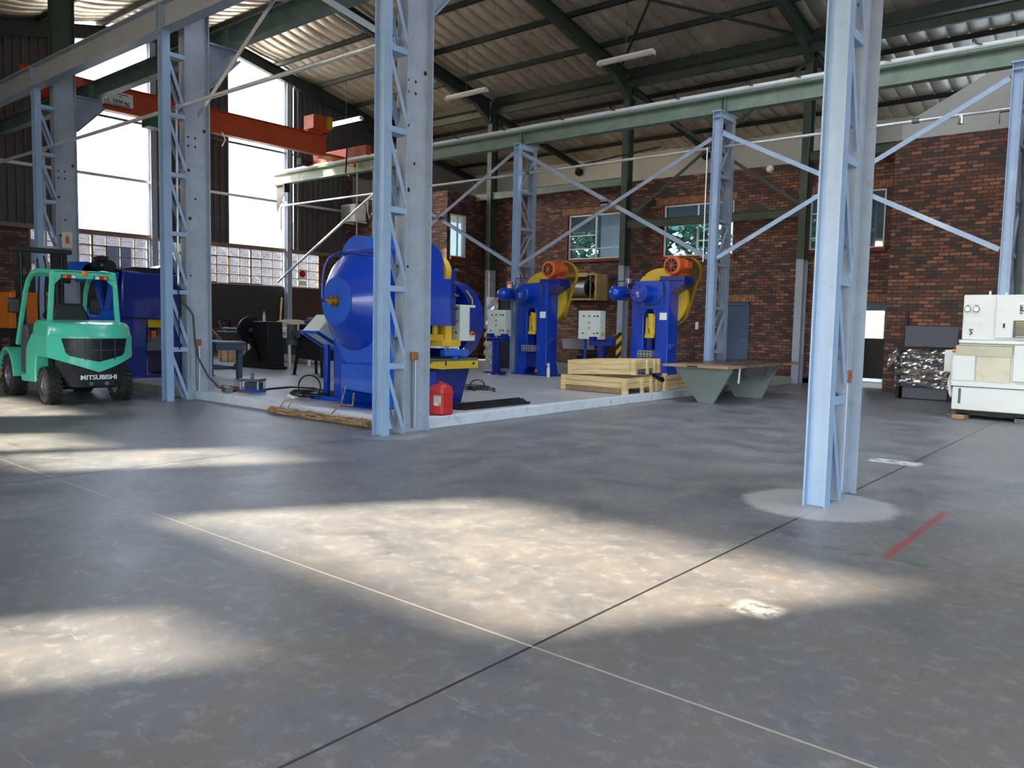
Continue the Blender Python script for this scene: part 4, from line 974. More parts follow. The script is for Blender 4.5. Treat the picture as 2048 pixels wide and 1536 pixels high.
# C-frame
MB().prism([(-10.75, PZ), (-8.95, PZ), (-8.95, .78), (-9.40, .80), (-9.45, 1.40), (-8.95, 1.42), (-8.95, 2.30), (-9.1, 2.5), (-9.4, 2.62), (-10.4, 2.62), (-10.75, 2.2)], 'y', 8.25, 9.22).build('frame', M['blue'], bp_, bevel=.04)
MB().prism([(8.30, PZ+.02), (9.38, PZ+.02), (9.46, .42), (9.58, .74), (8.30, .74)], 'x', -9.6, -8.86).build('bed', M['dblue'], bp_, bevel=.02)
B(-8.87, -8.845, 8.45, 8.78, PZ+.1, .70).build('bed_panel', M['blue'], bp_, bevel=.006)
bo = MB().prism([(8.52, .77), (8.58, .86), (8.58, .89), (9.62, .86), (9.62, .74), (8.78, .74)], 'x', -9.35, -8.72).build('bolster', M['yellow'], bp_, bevel=.008)
B(-9.35, -8.72, 8.52, 9.62, .865, .905).build('bolster_plate', M['dsteel'], bp_, bevel=.004)
MB().box(-8.725, -8.715, 8.85, 8.88, .80, .87).cyl((-8.72, 9.5, .82), (-8.71, 9.5, .82), .02, .02, 10).build('t_slot', M['black'], bp_)
MB().prism([(8.50, 1.42), (8.98, 1.42), (8.98, 2.15), (8.5, 2.15)], 'x', -8.97, -8.74).build('ram_guard', M['blue'], bp_, bevel=.012)
MB().box(-9.0, -8.84, 8.98, 9.20, 1.42, 2.30).build('gib', M['dblue'], bp_, bevel=.01)
for k in range(5): MB().cyl((-8.84, 9.17, 1.50+.2*k), (-8.79, 9.17, 1.50+.2*k), .03, .022, 10).cyl((-8.79, 9.17, 1.50+.2*k), (-8.76, 9.17, 1.50+.2*k), .014, .014, 8).build('adjusting_bolt', M['dsteel'], bp_)
cs = MB(); arc = [(8.55+.33*math.cos(a)*1.0, 2.30+.38*math.sin(a)) for a in [PI*i/16 for i in range(17)]]
cs.prism([(8.22, 2.1)]+arc[::-1]+[(8.88, 2.1)], 'x', -9.7, -8.78).build('crank_casing', M['blue'], bp_, bevel=.03)
MB().lathe((-8.98, 8.98, 2.25), (0, 1, 0), [(-.12, .25), (-.02, .26), (.0, .24)], 28).build('brake_drum', M['yellow'], bp_)
MB().cyl((-8.98, 8.96, 2.22), (-8.98, 9.12, 2.22), .03, .03, 10).build('shaft_end', M['steel'], bp_)
MB().lathe((-9.42, 9.22, 2.02), (0, 1, 0), [(-.2, .56), (.0, .56), (.04, .5), (.05, 0.001)], 40).build('side_casing', M['blue'], bp_, angle=25)
MB().lathe((-9.42, 9.60, 1.50), (0, 1, 0), [(-.12, .66), (.18, .66), (.22, .58), (.22, .001)], 44).build('far_wheel_cover', M['dblue'], bp_, angle=25)
MB().box(-10.7, -9.7, 9.3, 9.7, PZ, 1.4).build('far_pedestal', M['dblue'], bp_, bevel=.02)
MB().tube([(-8.8, 9.54, 1.75), (-8.82, 9.56, 1.85), (-8.9, 9.5, 2.0)], .012, 6).build('small_hose', M['gold'], bp_)
bx_ = MB().box(-9.0, -8.80, 9.26, 9.62, 1.18, 1.76).build('control_box', M['box'], bp_, bevel=.01)
MB().cyl((-8.80, 9.52, 1.30), (-8.76, 9.52, 1.30), .035, .035, 14).build('switch_collar', M['gold'], bx_); MB().cyl((-8.76, 9.52, 1.30), (-8.73, 9.52, 1.30), .024, .024, 12).build('switch', M['lampred'], bx_)
MB().box(-8.97, -8.94, 9.25, 9.262, 1.62, 1.66).box(-8.9, -8.87, 9.25, 9.262, 1.3, 1.33).build('button', M['black'], bx_)
rm_ = MB().box(-9.3, -8.9, 8.55, 9.05, 1.18, 1.28).box(-9.1, -8.74, 8.80, 9.22, 1.10, 1.20).cyl((-8.95, 8.85, 1.28), (-8.95, 8.85, 1.5), .05, .05, 14).box(-9.05, -8.85, 8.98, 9.12, 1.2, 1.45).build('ram', M['yellow'], bp_, bevel=.006)
MB().box(-8.95, -8.78, 8.75, 8.9, 1.07, 1.10).box(-8.92, -8.76, 8.98, 9.2, 1.06, 1.10).build('tool_shim', M['plastic'], bp_)
bt_ = MB().box(-8.78, -8.68, 8.80, 9.34, .95, 1.05).box(-8.76, -8.7, 9.02, 9.12, .88, .95).build('hand_console', M['bblue'], bp_, bevel=.008)
for y in (8.87, 9.02, 9.16, 9.28): MB().cyl((-8.73, y, 1.05), (-8.73, y, 1.075), .018, .015, 10).build('button', M['red'] if y == 9.02 else M['chrome'], bt_)
MB().cyl((-10.45, 8.5, 2.45), (-10.45, 9.35, 2.45), .42, .42, 40).box(-10.87, -10.03, 8.5, 9.35, 2.0, 2.45).build('motor_guard', M['bblue'], bp_, bevel=.01)
MB().box(-10.2, -9.6, 8.0, 8.4, 2.5, 2.53).build('top_sheet', M['blue'], bp_)

# ================================================================== TWIN TALL PRESSES
def tall_press(lab, dx=0):
    t = thing('power_press', lab, 'press', (-12.68, 16.3, PZ)); F = 16.0; Bk = 16.45
    fr = MB()
    fr.prism([(-13.24, PZ), (-12.92, PZ), (-12.88, .30), (-12.84, .34), (-12.84, 2.5), (-13.15, 2.5), (-13.15, .5)], 'y', F, Bk)
    fr.build('upright', M['blue'], t, bevel=.01)
    fr = MB().prism([(-12.52, .34), (-12.48, .30), (-12.44, PZ), (-12.12, PZ), (-12.2, .5), (-12.2, 2.5), (-12.52, 2.5)], 'y', F, Bk).build('upright', M['blue'], t, bevel=.01)
    MB().box(-13.0, -12.35, F-.02, Bk, 1.86, 2.50).prism([(-12.84, 1.86), (-12.76, 1.86), (-12.8, 1.76), (-12.84, 1.74)], 'y', F-.02, Bk).prism([(-12.52, 1.86), (-12.60, 1.86), (-12.56, 1.76), (-12.52, 1.74)], 'y', F-.02, Bk).build('crown', M['blue'], t, bevel=.012)
    MB().prism([(-12.84, .30), (-12.84, .74), (-12.52, .74), (-12.52, .30), (-12.58, .36), (-12.78, .36)], 'y', F+.02, Bk-.05).build('bed', M['dblue'], t, bevel=.01)
    for k in range(9):
        for x in (-12.90, -12.50): MB().box(x-.012, x+.012, F-.03, F, 1.22+.065*k, 1.245+.065*k).build('gib_bolt', M['dblue'], t)
    sl_ = MB().box(-12.80, -12.56, F+.04, F+.34, 1.22, 1.72).cyl((-12.68, F+.1, 1.3), (-12.68, F+.1, 1.76), .1, .1, 20).box(-12.80, -12.56, F+.0, F+.3, 1.20, 1.28).build('slide', M['yellow'], t, bevel=.006)
    MB().box(-12.69, -12.67, F-.005, F+.01, 1.32, 1.42).cyl((-12.76, F+.03, 1.70), (-12.76, F+.0, 1.70), .035, .035, 12).build('slide_screw', M['black'], sl_)
    MB().box(-12.80, -12.66, F+.1, F+.36, .93, 1.2).build('punch_holder', M['dblue'], t)
    db = MB().box(-12.88, -12.52, F-.16, F+.12, .76, .92).build('die_block', M['steel'], t, bevel=.006)
    h_ = MB()
    for i in range(4):
        for j in range(2): h_.cyl((-12.83+.085*i, F-.165, .80+.075*j), (-12.83+.085*i, F-.158, .80+.075*j), .02, .02, 10)
    h_.build('die_holes', M['black'], db)
    cc = Vector((-12.80, F, 2.21))
    cl = MB().lathe(cc, (0, -1, 0), [(0, .215), (.30, .215), (.32, .20), (.32, .001)], 32).build('clutch_cover', M['blue'], t)
    for i in range(6):
        a = 2*PI*i/6+.3; p = cc+Vector((.15*math.cos(a), -.32, .15*math.sin(a))); MB().cyl(p, p+Vector((0, -.006, 0)), .022, .022, 10).build('cover_bolt', M['black'], cl)
    MB().cyl(cc+Vector((0, -.32, 0)), cc+Vector((0, -.38, 0)), .045, .04, 14).cyl(cc+Vector((.04, -.36, -.07)), cc+Vector((.04, -.42, -.07)), .035, .03, 12).build('air_fitting', M['steel'], cl)
    MB().tube([cc+Vector((.05, -.34, -.16)), cc+Vector((.2, -.3, -.28)), cc+Vector((.4, -.15, -.25)), cc+Vector((.50, -.04, 0)), cc+Vector((.46, -.03, .24)), cc+Vector((.34, 0, .30))], .014, 8).build('air_hose', M['black'], t)
    tk = MB().lathe((-13.46, 15.72, 2.22), (0, 1, 0), [(-.13, .001), (-.12, .06), (-.08, .12), (0, .165), (.5, .165), (.58, .12), (.62, .001)], 24).build('air_tank', M['blue'], t)
    MB().tube([(-13.46, 15.9, 2.38), (-13.46, 15.9, 2.5), (-13.2, 15.9, 2.5)], .014, 6).tube([(-13.7, 15.9, 2.5), (-13.15, 15.9, 2.5), (-13.15, 15.9, 2.62), (-12.75, 15.9, 2.62)], .012, 6).cyl((-13.2, 15.85, 2.34), (-13.2, 15.85, 2.54), .035, .035, 12).tube([(-13.3, 15.85, 2.3), (-13.22, 15.8, 2.2), (-13.05, 15.85, 2.25), (-13.0, 15.9, 2.5)], .012, 6).build('pipework', M['dblue'], t)
    MB().box(-13.24, -13.14, 15.82, 15.92, 2.44, 2.56).build('valve', M['steel'], t, bevel=.01)
    MB().box(-12.45, -11.84, F-.0, Bk, 2.50, 2.60).prism([(-12.2, 2.2), (-11.84, 2.42), (-11.84, 2.5), (-12.2, 2.5)], 'y', F+.02, F+.5).build('motor_bracket', M['dblue'], t, bevel=.01)
    mo = MB().lathe((-12.10, F+.02, 2.83), (0, 1, 0), [(-.15, .16), (-.13, .205), (.02, .21), (.05, .19), (.40, .19), (.42, .17)], 28).box(-12.25, -11.95, F+.1, F+.42, 2.60, 2.68).box(-11.95, -11.82, F+.12, F+.32, 2.78, 2.92).build('motor', M['motor'], t)
    fc_ = MB(); fc_.cyl((-12.10, F-.136, 2.83), (-12.10, F-.130, 2.83), .15, .15, 24)
    fc_.build('fan_grille', M['blackm'], mo)
    f2 = MB()
    for i in range(8):
        a = 2*PI*i/8; f2.bar((-12.10, F-.142, 2.83), (-12.10+.17*math.cos(a), F-.142, 2.83+.18*math.sin(a)), .012, .012)
    f2.build('fan_spokes', M['motor'], mo)
    # flywheel and belt guard behind
    MB().lathe((-12.68, 16.46, 2.12), (0, 1, 0), [(0, .70), (.10, .70), (.12, .66), (.12, .3), (.05, .28)], 40).build('flywheel', M['yellow'], t)
    def hull(R1, R2, g):
        c1 = (-12.60, 2.12); c2 = (-12.10, 2.70)
        th = math.atan2(c2[1]-c1[1], c2[0]-c1[0]); 
        pts = [(c2[0]+R2*math.cos(th-PI/2+PI*i/14), c2[1]+R2*math.sin(th-PI/2+PI*i/14)) for i in range(15)]
        pts += [(c1[0]+R1*math.cos(th+PI/2+PI*i/20), c1[1]+R1*math.sin(th+PI/2+PI*i/20)) for i in range(21)]
        return pts
    MB().prism(hull(.68, .36, 0), 'y', 16.62, 16.66).build('belt_guard', M['mesh_guard'], t)
    P_ = hull(.68, .36, 0); rim = MB()
    for a, b_ in zip(P_, P_[1:]+P_[:1]): rim.bar((a[0], 16.62, a[1]), (b_[0], 16.62, b_[1]), .10, .012, up=(a[0]+.0001-(-12.4), 0, a[1]-2.2))
    rim.build('guard_rim', M['gold'], t)
    MB().box(-12.42, -12.24, F-.006, F, 1.62, 1.78).build('data_plate', M['label'], t)
    MB().box(-12.2, -12.05, F+.05, F+.3, 1.06, 1.08).prism([(-12.2, .95), (-12.08, 1.06), (-12.2, 1.06)], 'y', F+.1, F+.12).build('side_shelf', M['blue'], t)
    MB().box(-13.3, -12.05, F-.04, Bk+.04, PZ, PZ+.03).build('base_plate', M['dblue'], t)
    return t
tp = tall_press('left of two tall blue presses with orange motor, clear of the crates')
tp2 = dup(tp); tp2.location.x += 3.43; tp2['label'] = 'right of two tall blue presses, rising behind the pale timber crates'
def cabinet(x, y, lab):
    t = thing('control_cabinet', lab, 'control box', (x, y, PZ))
    b_ = MB().box(x, x+.62, y, y+.24, 1.13, 1.81).build('cabinet_body', M['box'], t, bevel=.01)
    for (dx, z, mtl, r) in ((.16, 1.68, 'black', .018), (.31, 1.68, 'black', .018), (.46, 1.68, 'black', .018), (.31, 1.53, 'amber', .024), (.31, 1.40, 'dsteel', .018), (.14, 1.27, 'black', .018), (.46, 1.27, 'black', .018)):
        MB().cyl((x+dx, y, z), (x+dx, y-.025, z), r, r*.8, 12).build('button', M[mtl], b_)
    for z in (1.26, 1.66): MB().box(x+.53, x+.57, y-.01, y, z, z+.04).build('latch', M['black'], b_)
    MB().cyl((x+.62, y+.10, 1.27), (x+.66, y+.10, 1.27), .04, .04, 12).build('switch', M['gold'], b_)
    MB().box(x+.12, x+.17, y+.08, y+.13, PZ, 1.13).build('post', M['blue'], t)
    MB().prism([(x-.1, PZ), (x+.5, PZ), (x+.4, PZ+.04), (x, PZ+.04)], 'y', y-.1, y+.3).build('foot', M['dblue'], t, bevel=.006)
    return t
cabinet(-13.98, 15.75, 'pale grey control cabinet on a blue post left of the left tall press')
cabinet(-11.05, 15.75, 'pale grey control cabinet on a blue post between the two tall presses')
def console(x, y, lab):
    t = thing('hand_console', lab, 'console', (x, y, PZ))
    MB().box(x-.3, x+.3, y-.09, y+.09, 1.00, 1.10).build('console_body', M['dblue'], t, bevel=.01)
    for s_ in (-1, 1): MB().box(x+s_*.24-.06, x+s_*.24+.06, y-.09, y+.09, 1.10, 1.20).build('button_guard', M['dblue'], t, bevel=.01)
    MB().box(x-.07, x+.07, y-.06, y+.06, PZ, 1.0).build('pedestal', M['dblue'], t, bevel=.006)
    MB().cyl((x, y, PZ), (x, y, PZ+.03), .24, .22, 20).build('foot', M['dblue'], t)
console(-13.33, 15.42, 'blue two-hand console on a pedestal before the left tall press')
console(-10.15, 15.42, 'blue two-hand console behind the left end of the timber crates')

# ================================================================== GREY TABLE, CRATES, WHITE MACHINE, WRAPPED DESK
gt = thing('grey_table', 'large grey table on tapered panel legs covered with plastic film', 'table', (-7.0, 15.6, 0))
MB().prism([(-7.68, .70), (-6.42, .70), (-6.80, 0), (-7.12, 0)], 'y', 14.30, 14.36).build('leg', M['deskgrey'], gt, bevel=.004)
MB().prism([(-7.62, .70), (-6.30, .70), (-6.62, 0), (-7.22, 0)], 'y', 16.20, 16.26).build('leg', M['deskgrey'], gt, bevel=.004)
MB().box(-7.5, -6.55, 14.36, 16.2, .50, .70).build('under_box', M['board'], gt, bevel=.004)
top = MB().prism([(-7.74, 13.95), (-6.36, 13.95), (-6.30, 17.4), (-7.74, 17.4)], 'z', .70, .745).build('tabletop', M['tabletop'], gt, bevel=.004)
B(-7.2, -6.98, 13.945, 13.96, .71, .735).build('cable_slot', M['black'], top)
mb = MB(); rnd = random.Random(11); nx, ny = 12, 22; vs = []
for j in range(ny+1):
    for i in range(nx+1): vs.append((-7.74+1.47*i/nx, 14.5+2.95*j/ny, .752+.022*rnd.random()))
mb.add(vs, [(j*(nx+1)+i, j*(nx+1)+i+1, (j+1)*(nx+1)+i+1, (j+1)*(nx+1)+i) for j in range(ny) for i in range(nx)])
for (ya, yb, zz) in ((14.6, 16.4, .5),):
    vs = []
    for j in range(13):
        y = ya+(yb-ya)*j/12; vs += [(-6.28, y, .75), (-6.26-.05*math.sin(j), y, .72), (-6.40-.04*math.cos(j*1.7), y, .72-.34*math.sin(PI*j/12)**.7)]
    mb.add(vs, [(j*3+k, j*3+k+1, (j+1)*3+k+1, (j+1)*3+k) for j in range(12) for k in range(2)])
mb.build('film', M['film'], gt)
MB().bar((-6.42, 14.62, .70), (-6.46, 14.66, .40), .04, .004).build('film_strip', M['plastic'], gt)

def crate(lab, x0, x1, y0, y1, z0, z1, rz=0, tilt=0, name='timber_crate'):
    """open pine crate: corner posts and three boards a side"""
    cx, cy = (x0+x1)/2, (y0+y1)/2; t = local(thing(name, lab, 'crate', (cx, cy, z0))); hx, hy, H = (x1-x0)/2, (y1-y0)/2, z1-z0
    for (px, py) in ((-hx, -hy), (hx, -hy), (-hx, hy), (hx, hy)):
        MB().box(px-.05, px+.05, py-.05, py+.05, -.0, H).build('post', M['pine'], t, bevel=.006)
    bh = H/3.15
    for k in range(3):
        z = .01+k*bh*1.05
        MB().box(-hx+.05, hx-.05, -hy-.02, -hy+.01, z, z+bh).build('board', M['pine'] if k or tilt else M['owood'], t, bevel=.004)
        MB().box(-hx+.05, hx-.05, hy-.01, hy+.02, z, z+bh).build('board', M['pine'], t, bevel=.004)
        if k != 0:
            MB().box(hx-.01, hx+.02, -hy+.05, hy-.05, z, z+bh).build('board', M['pine'], t, bevel=.004)
            MB().box(-hx-.02, -hx+.01, -hy+.05, hy-.05, z, z+bh).build('board', M['pine'], t, bevel=.004)
    for py in (-hy*.0, hy*.62): MB().box(hx, hx+.05, py-.04, py+.04, 0, H).build('batten', M['pine'], t, bevel=.004)
    MB().box(-hx+.05, hx-.05, -hy+.02, hy-.02, .10, .12).build('floor_board', M['owood'], t)
    t.rotation_euler = (0, -tilt, rz); return t
crate('pale pine crate lying on the slab edge, lower of the stacked pair', -9.52, -8.07, 13.12, 14.30, PZ, .46)
crate('pale pine crate set askew and tilted on top of the stacked pair', -9.42, -8.02, 13.2, 14.3, .50, .79, rz=.10, tilt=.04)
ft = thing('timber_crate', 'low pale pine crate behind the stacked pair beside the grey table', 'crate', (-8.4, 15.1, PZ))
for k in range(3): MB().box(-9.4, -8.05, 14.55+.0*k, 14.60, PZ+.02+.1*k, PZ+.11+.1*k).box(-8.08, -8.03, 14.6, 15.7, PZ+.02+.1*k, PZ+.11+.1*k).build('board', M['pine'], ft, bevel=.004)
for p in ((-9.4, 14.55), (-8.08, 14.55), (-8.08, 15.62)): MB().box(p[0], p[0]+.09, p[1], p[1]+.09, PZ, PZ+.36).build('post', M['pine'], ft, bevel=.005)
bk = MB().tube([(-8.0, 14.1, .50), (-7.9, 14.05, .46), (-7.86, 14.2, .40)], .05, 8).build('rubber_pad'  , M['black']); tag(bk, 'small black rubber scrap wedged between the stacked pine crates', 'scrap')

cnc = thing('machining_centre', 'big dirty white machining cabinet with a dark screen at the right edge', 'machine', (-1.6, 16.4, 0)); Y0 = 15.5
MB().box(-2.83, -.2, Y0+.02, 17.3, 1.36, 2.13).build('upper_housing', M['cnc'], cnc, bevel=.02)
MB().box(-2.34, -.2, Y0-.02, Y0+.03, 1.40, 2.12).build('panel', M['cnc'], cnc, bevel=.012)
MB().box(-2.86, -.2, Y0-.03, 17.2, 1.30, 1.36).build('ledge', M['cnc'], cnc, bevel=.01)
MB().prism([(-2.86, 1.30), (-2.98, 1.02), (-2.98, .60), (-.2, .60), (-.2, 1.30)], 'y', Y0+.06, 17.2).build('door_housing', M['cnc'], cnc, bevel=.02)
MB().prism([(Y0-.02, 1.25), (Y0+.06, 1.27), (Y0+.08, 1.12), (Y0+.02, 1.08)], 'x', -2.90, -2.06).build('hood', M['cncdirty'], cnc, bevel=.006)
MB().box(-2.58, -2.08, Y0+.03, Y0+.07, .66, 1.09).build('sliding_door', M['cncdirty'], cnc, bevel=.006)
MB().box(-2.94, -2.60, Y0+.02, Y0+.07, .66, 1.09).build('side_panel', M['cnc'], cnc, bevel=.006)
MB().box(-2.04, -.2, Y0-.01, Y0+.07, .68, 1.30).build('right_panel', M['cnc'], cnc, bevel=.012)
MB().box(-2.94, -.2, Y0-.02, 17.2, .56, .64).build('sill_rail', M['cnc'], cnc, bevel=.008)
lc = MB().box(-2.92, -.2, Y0, 17.1, .15, .55).build('lower_cabinet', M['cnc'], cnc, bevel=.015)
MB().box(-2.82, -2.78, Y0-.006, Y0, .26, .52).build('vent_strip', M['board'], lc)
MB().box(-2.85, -.3, Y0+.1, 17.0, .06, .15).build('plinth', M['blackm'], cnc)
for x in (-2.75, -1.9, -1.1): MB().box(x-.08, x+.08, Y0+.1, Y0+.26, 0, .08).cyl((x, Y0+.18, 0), (x, Y0+.18, .03), .09, .09, 12).build('foot', M['owood'] if x < -2.5 else M['dsteel'], cnc)
MB().box(-3.12, -2.93, Y0+.25, Y0+.7, .78, 1.17).build('side_box', M['cnc'], cnc, bevel=.012)
MB().tube([(-3.0, Y0+.3, .72), (-3.03, Y0+.3, .6), (-3.0, Y0+.3, .4), (-2.97, Y0+.25, .36)], .03, 10).build('hose', M['plastic'], cnc)
MB().cyl((-2.93, Y0+.2, 1.16), (-2.99, Y0+.2, 1.16), .035, .03, 12).build('beacon', M['amber'], cnc)
for x in (-2.76, -2.63):
    gq = MB().cyl((x, Y0+.02, 1.885), (x, Y0-.01, 1.885), .05, .05, 20).build('gauge', M['dsteel'], cnc); MB().cyl((x, Y0-.01, 1.885), (x, Y0-.014, 1.885), .04, .04, 20).build('dial', M['label'], gq); MB().box(x-.03, x+.03, Y0-.0, Y0+.015, 1.945, 1.955).build('gauge_tag', M['dsteel'], gq)
MB().box(-2.72, -2.66, Y0+.0, Y0+.02, 1.53, 1.545).tube([(-2.70, Y0+.0, 1.51), (-2.67, Y0-.01, 1.48), (-2.70, Y0+.0, 1.45)], .01, 6).build('hour_switch', M['black'], cnc)
MB().box(-2.22, -2.19, Y0-.03, Y0-.02, 1.575, 1.65).build('key_switch', M['black'], cnc)
np_ = MB().box(-2.01, -1.70, Y0-.03, Y0-.02, 1.80, 1.99).build('name_plate', M['label'], cnc, bevel=.003)
B(-1.995, -1.715, Y0-.034, Y0-.03, 1.845, 1.96).build('plate_field', M['board'], np_, smooth=False)
B(-1.995, -1.945, Y0-.034, Y0-.03, 1.812, 1.835).build('plate_mark', M['board'], np_, smooth=False); B(-1.765, -1.715, Y0-.034, Y0-.03, 1.812, 1.835).build('plate_mark', M['board'], np_, smooth=False)
text('TC-2', .11, M['label'], np_, Matrix.Translation((-1.855, Y0-.036, 1.905)) @ FACE_NY)
cp = MB().box(-2.07, -1.25, Y0-.05, Y0-.02, 1.42, 1.70).build('control_panel', M['board'], cnc, bevel=.004)
B(-2.03, -1.78, Y0-.056, Y0-.05, 1.46, 1.66).build('screen', M['screen'], cp, smooth=False)
B(-2.03, -1.78, Y0-.058, Y0-.05, 1.665, 1.68).build('screen_label', M['gold'], cp, smooth=False)
kp = MB()
for i in range(6):
    for j in range(4): kp.box(-1.70+.055*i, -1.66+.055*i, Y0-.058, Y0-.05, 1.46+.055*j, 1.50+.055*j)
kp.build('keypad', M['cncdirty'], cp, smooth=False)
for i in range(7): MB().box(-2.02+.033*i, -2.0+.033*i, Y0-.058, Y0-.05, 1.43, 1.445).build('soft_key', M['label'], cp)
MB().cyl((-2.55, 16.2, 2.13), (-2.55, 16.2, 2.22), .02, .02, 8).cyl((-2.3, 16.2, 2.13), (-2.3, 16.2, 2.19), .025, .025, 8).build('vent_pin', M['white'], cnc)
MB().box(-3.02, -2.85, Y0-.1, Y0+.15, .0, .07).box(-3.0, -2.88, Y0-.12, Y0+.1, .07, .12)
sc_ = MB().box(-3.05, -2.86, 15.9, 16.1, .0, .04).cyl((-2.96, 16.0, .04), (-2.96, 16.0, .08), .07, .06, 14).build('foot_pedal', M['dsteel']); tag(sc_, 'small metal foot pedal on the floor left of the white machine', 'pedal')
wc = MB().box(-2.86, -2.66, 15.2, 15.36, .0, .08).build('timber_block', M['owood'], bevel=.02); tag(wc, 'rough wooden block on the floor at the white machine corner', 'block')

# wrapped desk stack and board
wd = thing('wrapped_furniture', 'dark desk panels bound in shiny clear film beside the doorway', 'furniture', (-4.1, 19.1, 0))
MB().box(-4.66, -3.50, 18.86, 19.4, 1.09, 1.13).box(-4.66, -4.60, 18.86, 19.4, 0, 1.09).box(-3.62, -3.50, 18.86, 19.4, 0, 1.09).build('desk_carcass', M['blackm'], wd, bevel=.004)
MB().box(-4.55, -3.66, 18.95, 19.0, .02, .26).build('modesty_panel', M['board'], wd, bevel=.004)
for k in range(5): B(-4.58, -3.66, 18.9, 19.3, .30+.15*k, .36+.15*k).build('flat_panel', M['tabletop'] if k in (1, 2) else M['board'], wd, bevel=.003)
mb = MB(); rnd = random.Random(4); nx, nz = 26, 22; vs = []
for j in range(nz+1):
    for i in range(nx+1):
        vs.append((-4.70+1.22*i/nx, 18.83+.035*rnd.random()+.03*math.sin(j*1.3+i*.25), .27+.82*j/nz+.01*rnd.random()))
mb.add(vs, [(j*(nx+1)+i, j*(nx+1)+i+1, (j+1)*(nx+1)+i+1, (j+1)*(nx+1)+i) for j in range(nz) for i in range(nx)])
mb.build('film', M['film'], wd, smooth=False)
mb = MB(); vs = []
for j in range(7):
    for i in range(4): vs.append((-4.70-.05*i-.02*rnd.random(), 18.85+.05*rnd.random(), 1.06-.05*j-.04*i+.02*rnd.random()))
mb.add(vs, [(j*4+i, j*4+i+1, (j+1)*4+i+1, (j+1)*4+i) for j in range(6) for i in range(3)]); mb.build('film_tail', M['film'], wd, smooth=False)
bd_ = MB().box(-4.68, -3.62, 19.48, 19.51, 1.14, 1.60).box(-4.66, -4.6, 19.5, 19.55, 0, 1.2).box(-3.7, -3.64, 19.5, 19.55, 0, 1.2).build('slate_board', M['board'], bevel=.004); tag(bd_, 'slate grey board standing up behind the film wrapped desk', 'board')
dr = B(-4.95, -4.88, 20.5, 20.58, 1.0, 1.95).build('cable_cover', M['darkboard'], bevel=.004); tag(dr, 'short dark vertical strip on the brick wall above the slate board', 'strip')

# ================================================================== THINGS ON AND AROUND THE SLAB
def can(x, y):
    t = thing('jerry_can', 'red plastic jerry can with white label at the slab corner column', 'can', (x, y, PZ)); a, b_ = .145, .135
    mb = MB(); pts = lambda a, b_, c: [(x-a+c, y-b_), (x+a-c, y-b_), (x+a, y-b_+c), (x+a, y+b_-c), (x+a-c, y+b_), (x-a+c, y+b_), (x-a, y+b_-c), (x-a, y-b_+c)]
    lv = [(PZ, .03), (PZ+.03, 0), (PZ+.085, 0), (PZ+.088, .006), (PZ+.30, .006), (PZ+.303, 0), (PZ+.335, 0), (PZ+.338, .006), (PZ+.40, .012), (PZ+.435, .05)]
    vs = []; 
    for z, ins in lv: vs += [(p[0], p[1], z) for p in pts(a-ins, b_-ins, .035)]
    fs = [(r*8+i, r*8+(i+1) % 8, (r+1)*8+(i+1) % 8, (r+1)*8+i) for r in range(len(lv)-1) for i in range(8)]+[tuple(range(7, -1, -1)), tuple((len(lv)-1)*8+i for i in range(8))]
    mb.add(vs, fs).build('body', M['red'], t, bevel=.006)
    MB().tube([(x-.06, y, PZ+.42), (x-.05, y, PZ+.462), (x+.03, y, PZ+.462), (x+.04, y, PZ+.42)], .016, 8).build('handle', M['red'], t)
    MB().cyl((x+.08, y, PZ+.425), (x+.08, y, PZ+.46), .028, .026, 14).build('cap', M['red2'], t)
    lb = B(x-.02, x+.12, y-b_-.002+.006, y-b_+.006, PZ+.14, PZ+.29).build('label_sheet', M['label'], t, smooth=False)
    ln = MB(); rnd = random.Random(2)
    for k in range(4):
        xx = x-.01
        while xx < x+.10: w_ = rnd.uniform(.008, .02); ln.box(xx, xx+w_, y-b_+.002, y-b_+.004, PZ+.27-.026*k, PZ+.278-.026*k); xx += w_+.006
    ln.build('small_print', M['blackm'], lb, smooth=False); B(x+.08, x+.12, y-b_+.002, y-b_+.004, PZ+.14, PZ+.18).build('label_corner', M['gold'], lb, smooth=False)
can(-8.04, 8.09)
def junction(x, y, z, lab):
    t = thing('junction_box', lab, 'box', (x, y, z))
    MB().box(x+.012, x+.06, y-.055, y+.055, z-.055, z+.055).build('box_body', M['rustbox'], t, bevel=.008)
    for s_ in (-.03, .02): MB().cyl((x+.06, y+s_, z+.02), (x+.066, y+s_, z+.02), .009, .009, 8).build('terminal', M['steel'], t)
    for s_ in (-.03, .03): MB().tube([(x+.03, y+s_, z-.055), (x+.03, y+s_*1.1, z*.6), (x+.032, y+s_*.7, .05)], .009, 8).build('conduit', M['pipe'] if s_ > 0 else M['dsteel'], t)
junction(-7.84, 7.33, 1.02, 'rusty brown junction box on the slab corner column')
junction(-2.25, 7.33, 1.08, 'rusty brown junction box on the nearest column')
junction(-13.45, 7.33, 1.02, 'rusty brown junction box on the column with the black hose')
rg = MB().blob((-2.25, 6.98, .915), .075, .10, .05, 14, 8, .35, 3).build('rag', M['cloth']); tag(rg, 'crumpled dark blue rag on a rung of the nearest column', 'rag')
sg = thing('fire_sign', 'cream sign with a red extinguisher symbol on the column behind the forklift', 'sign', (-18.95, 7.3, 3.1))
B(-18.955, -18.94, 7.2, 7.42, 2.93, 3.27).build('plate', M['cncdirty'], sg, smooth=False); MB().cyl((-18.939, 7.31, 3.03), (-18.939, 7.31, 3.17), .035, .03, 10).cyl((-18.939, 7.31, 3.17), (-18.939, 7.31, 3.21), .012, .012, 8).build('symbol', M['lampred'], sg)
sg = thing('fire_sign', 'round red sign hung on the end window by the striped post', 'sign', (-24.7, 17.75, 3.1))
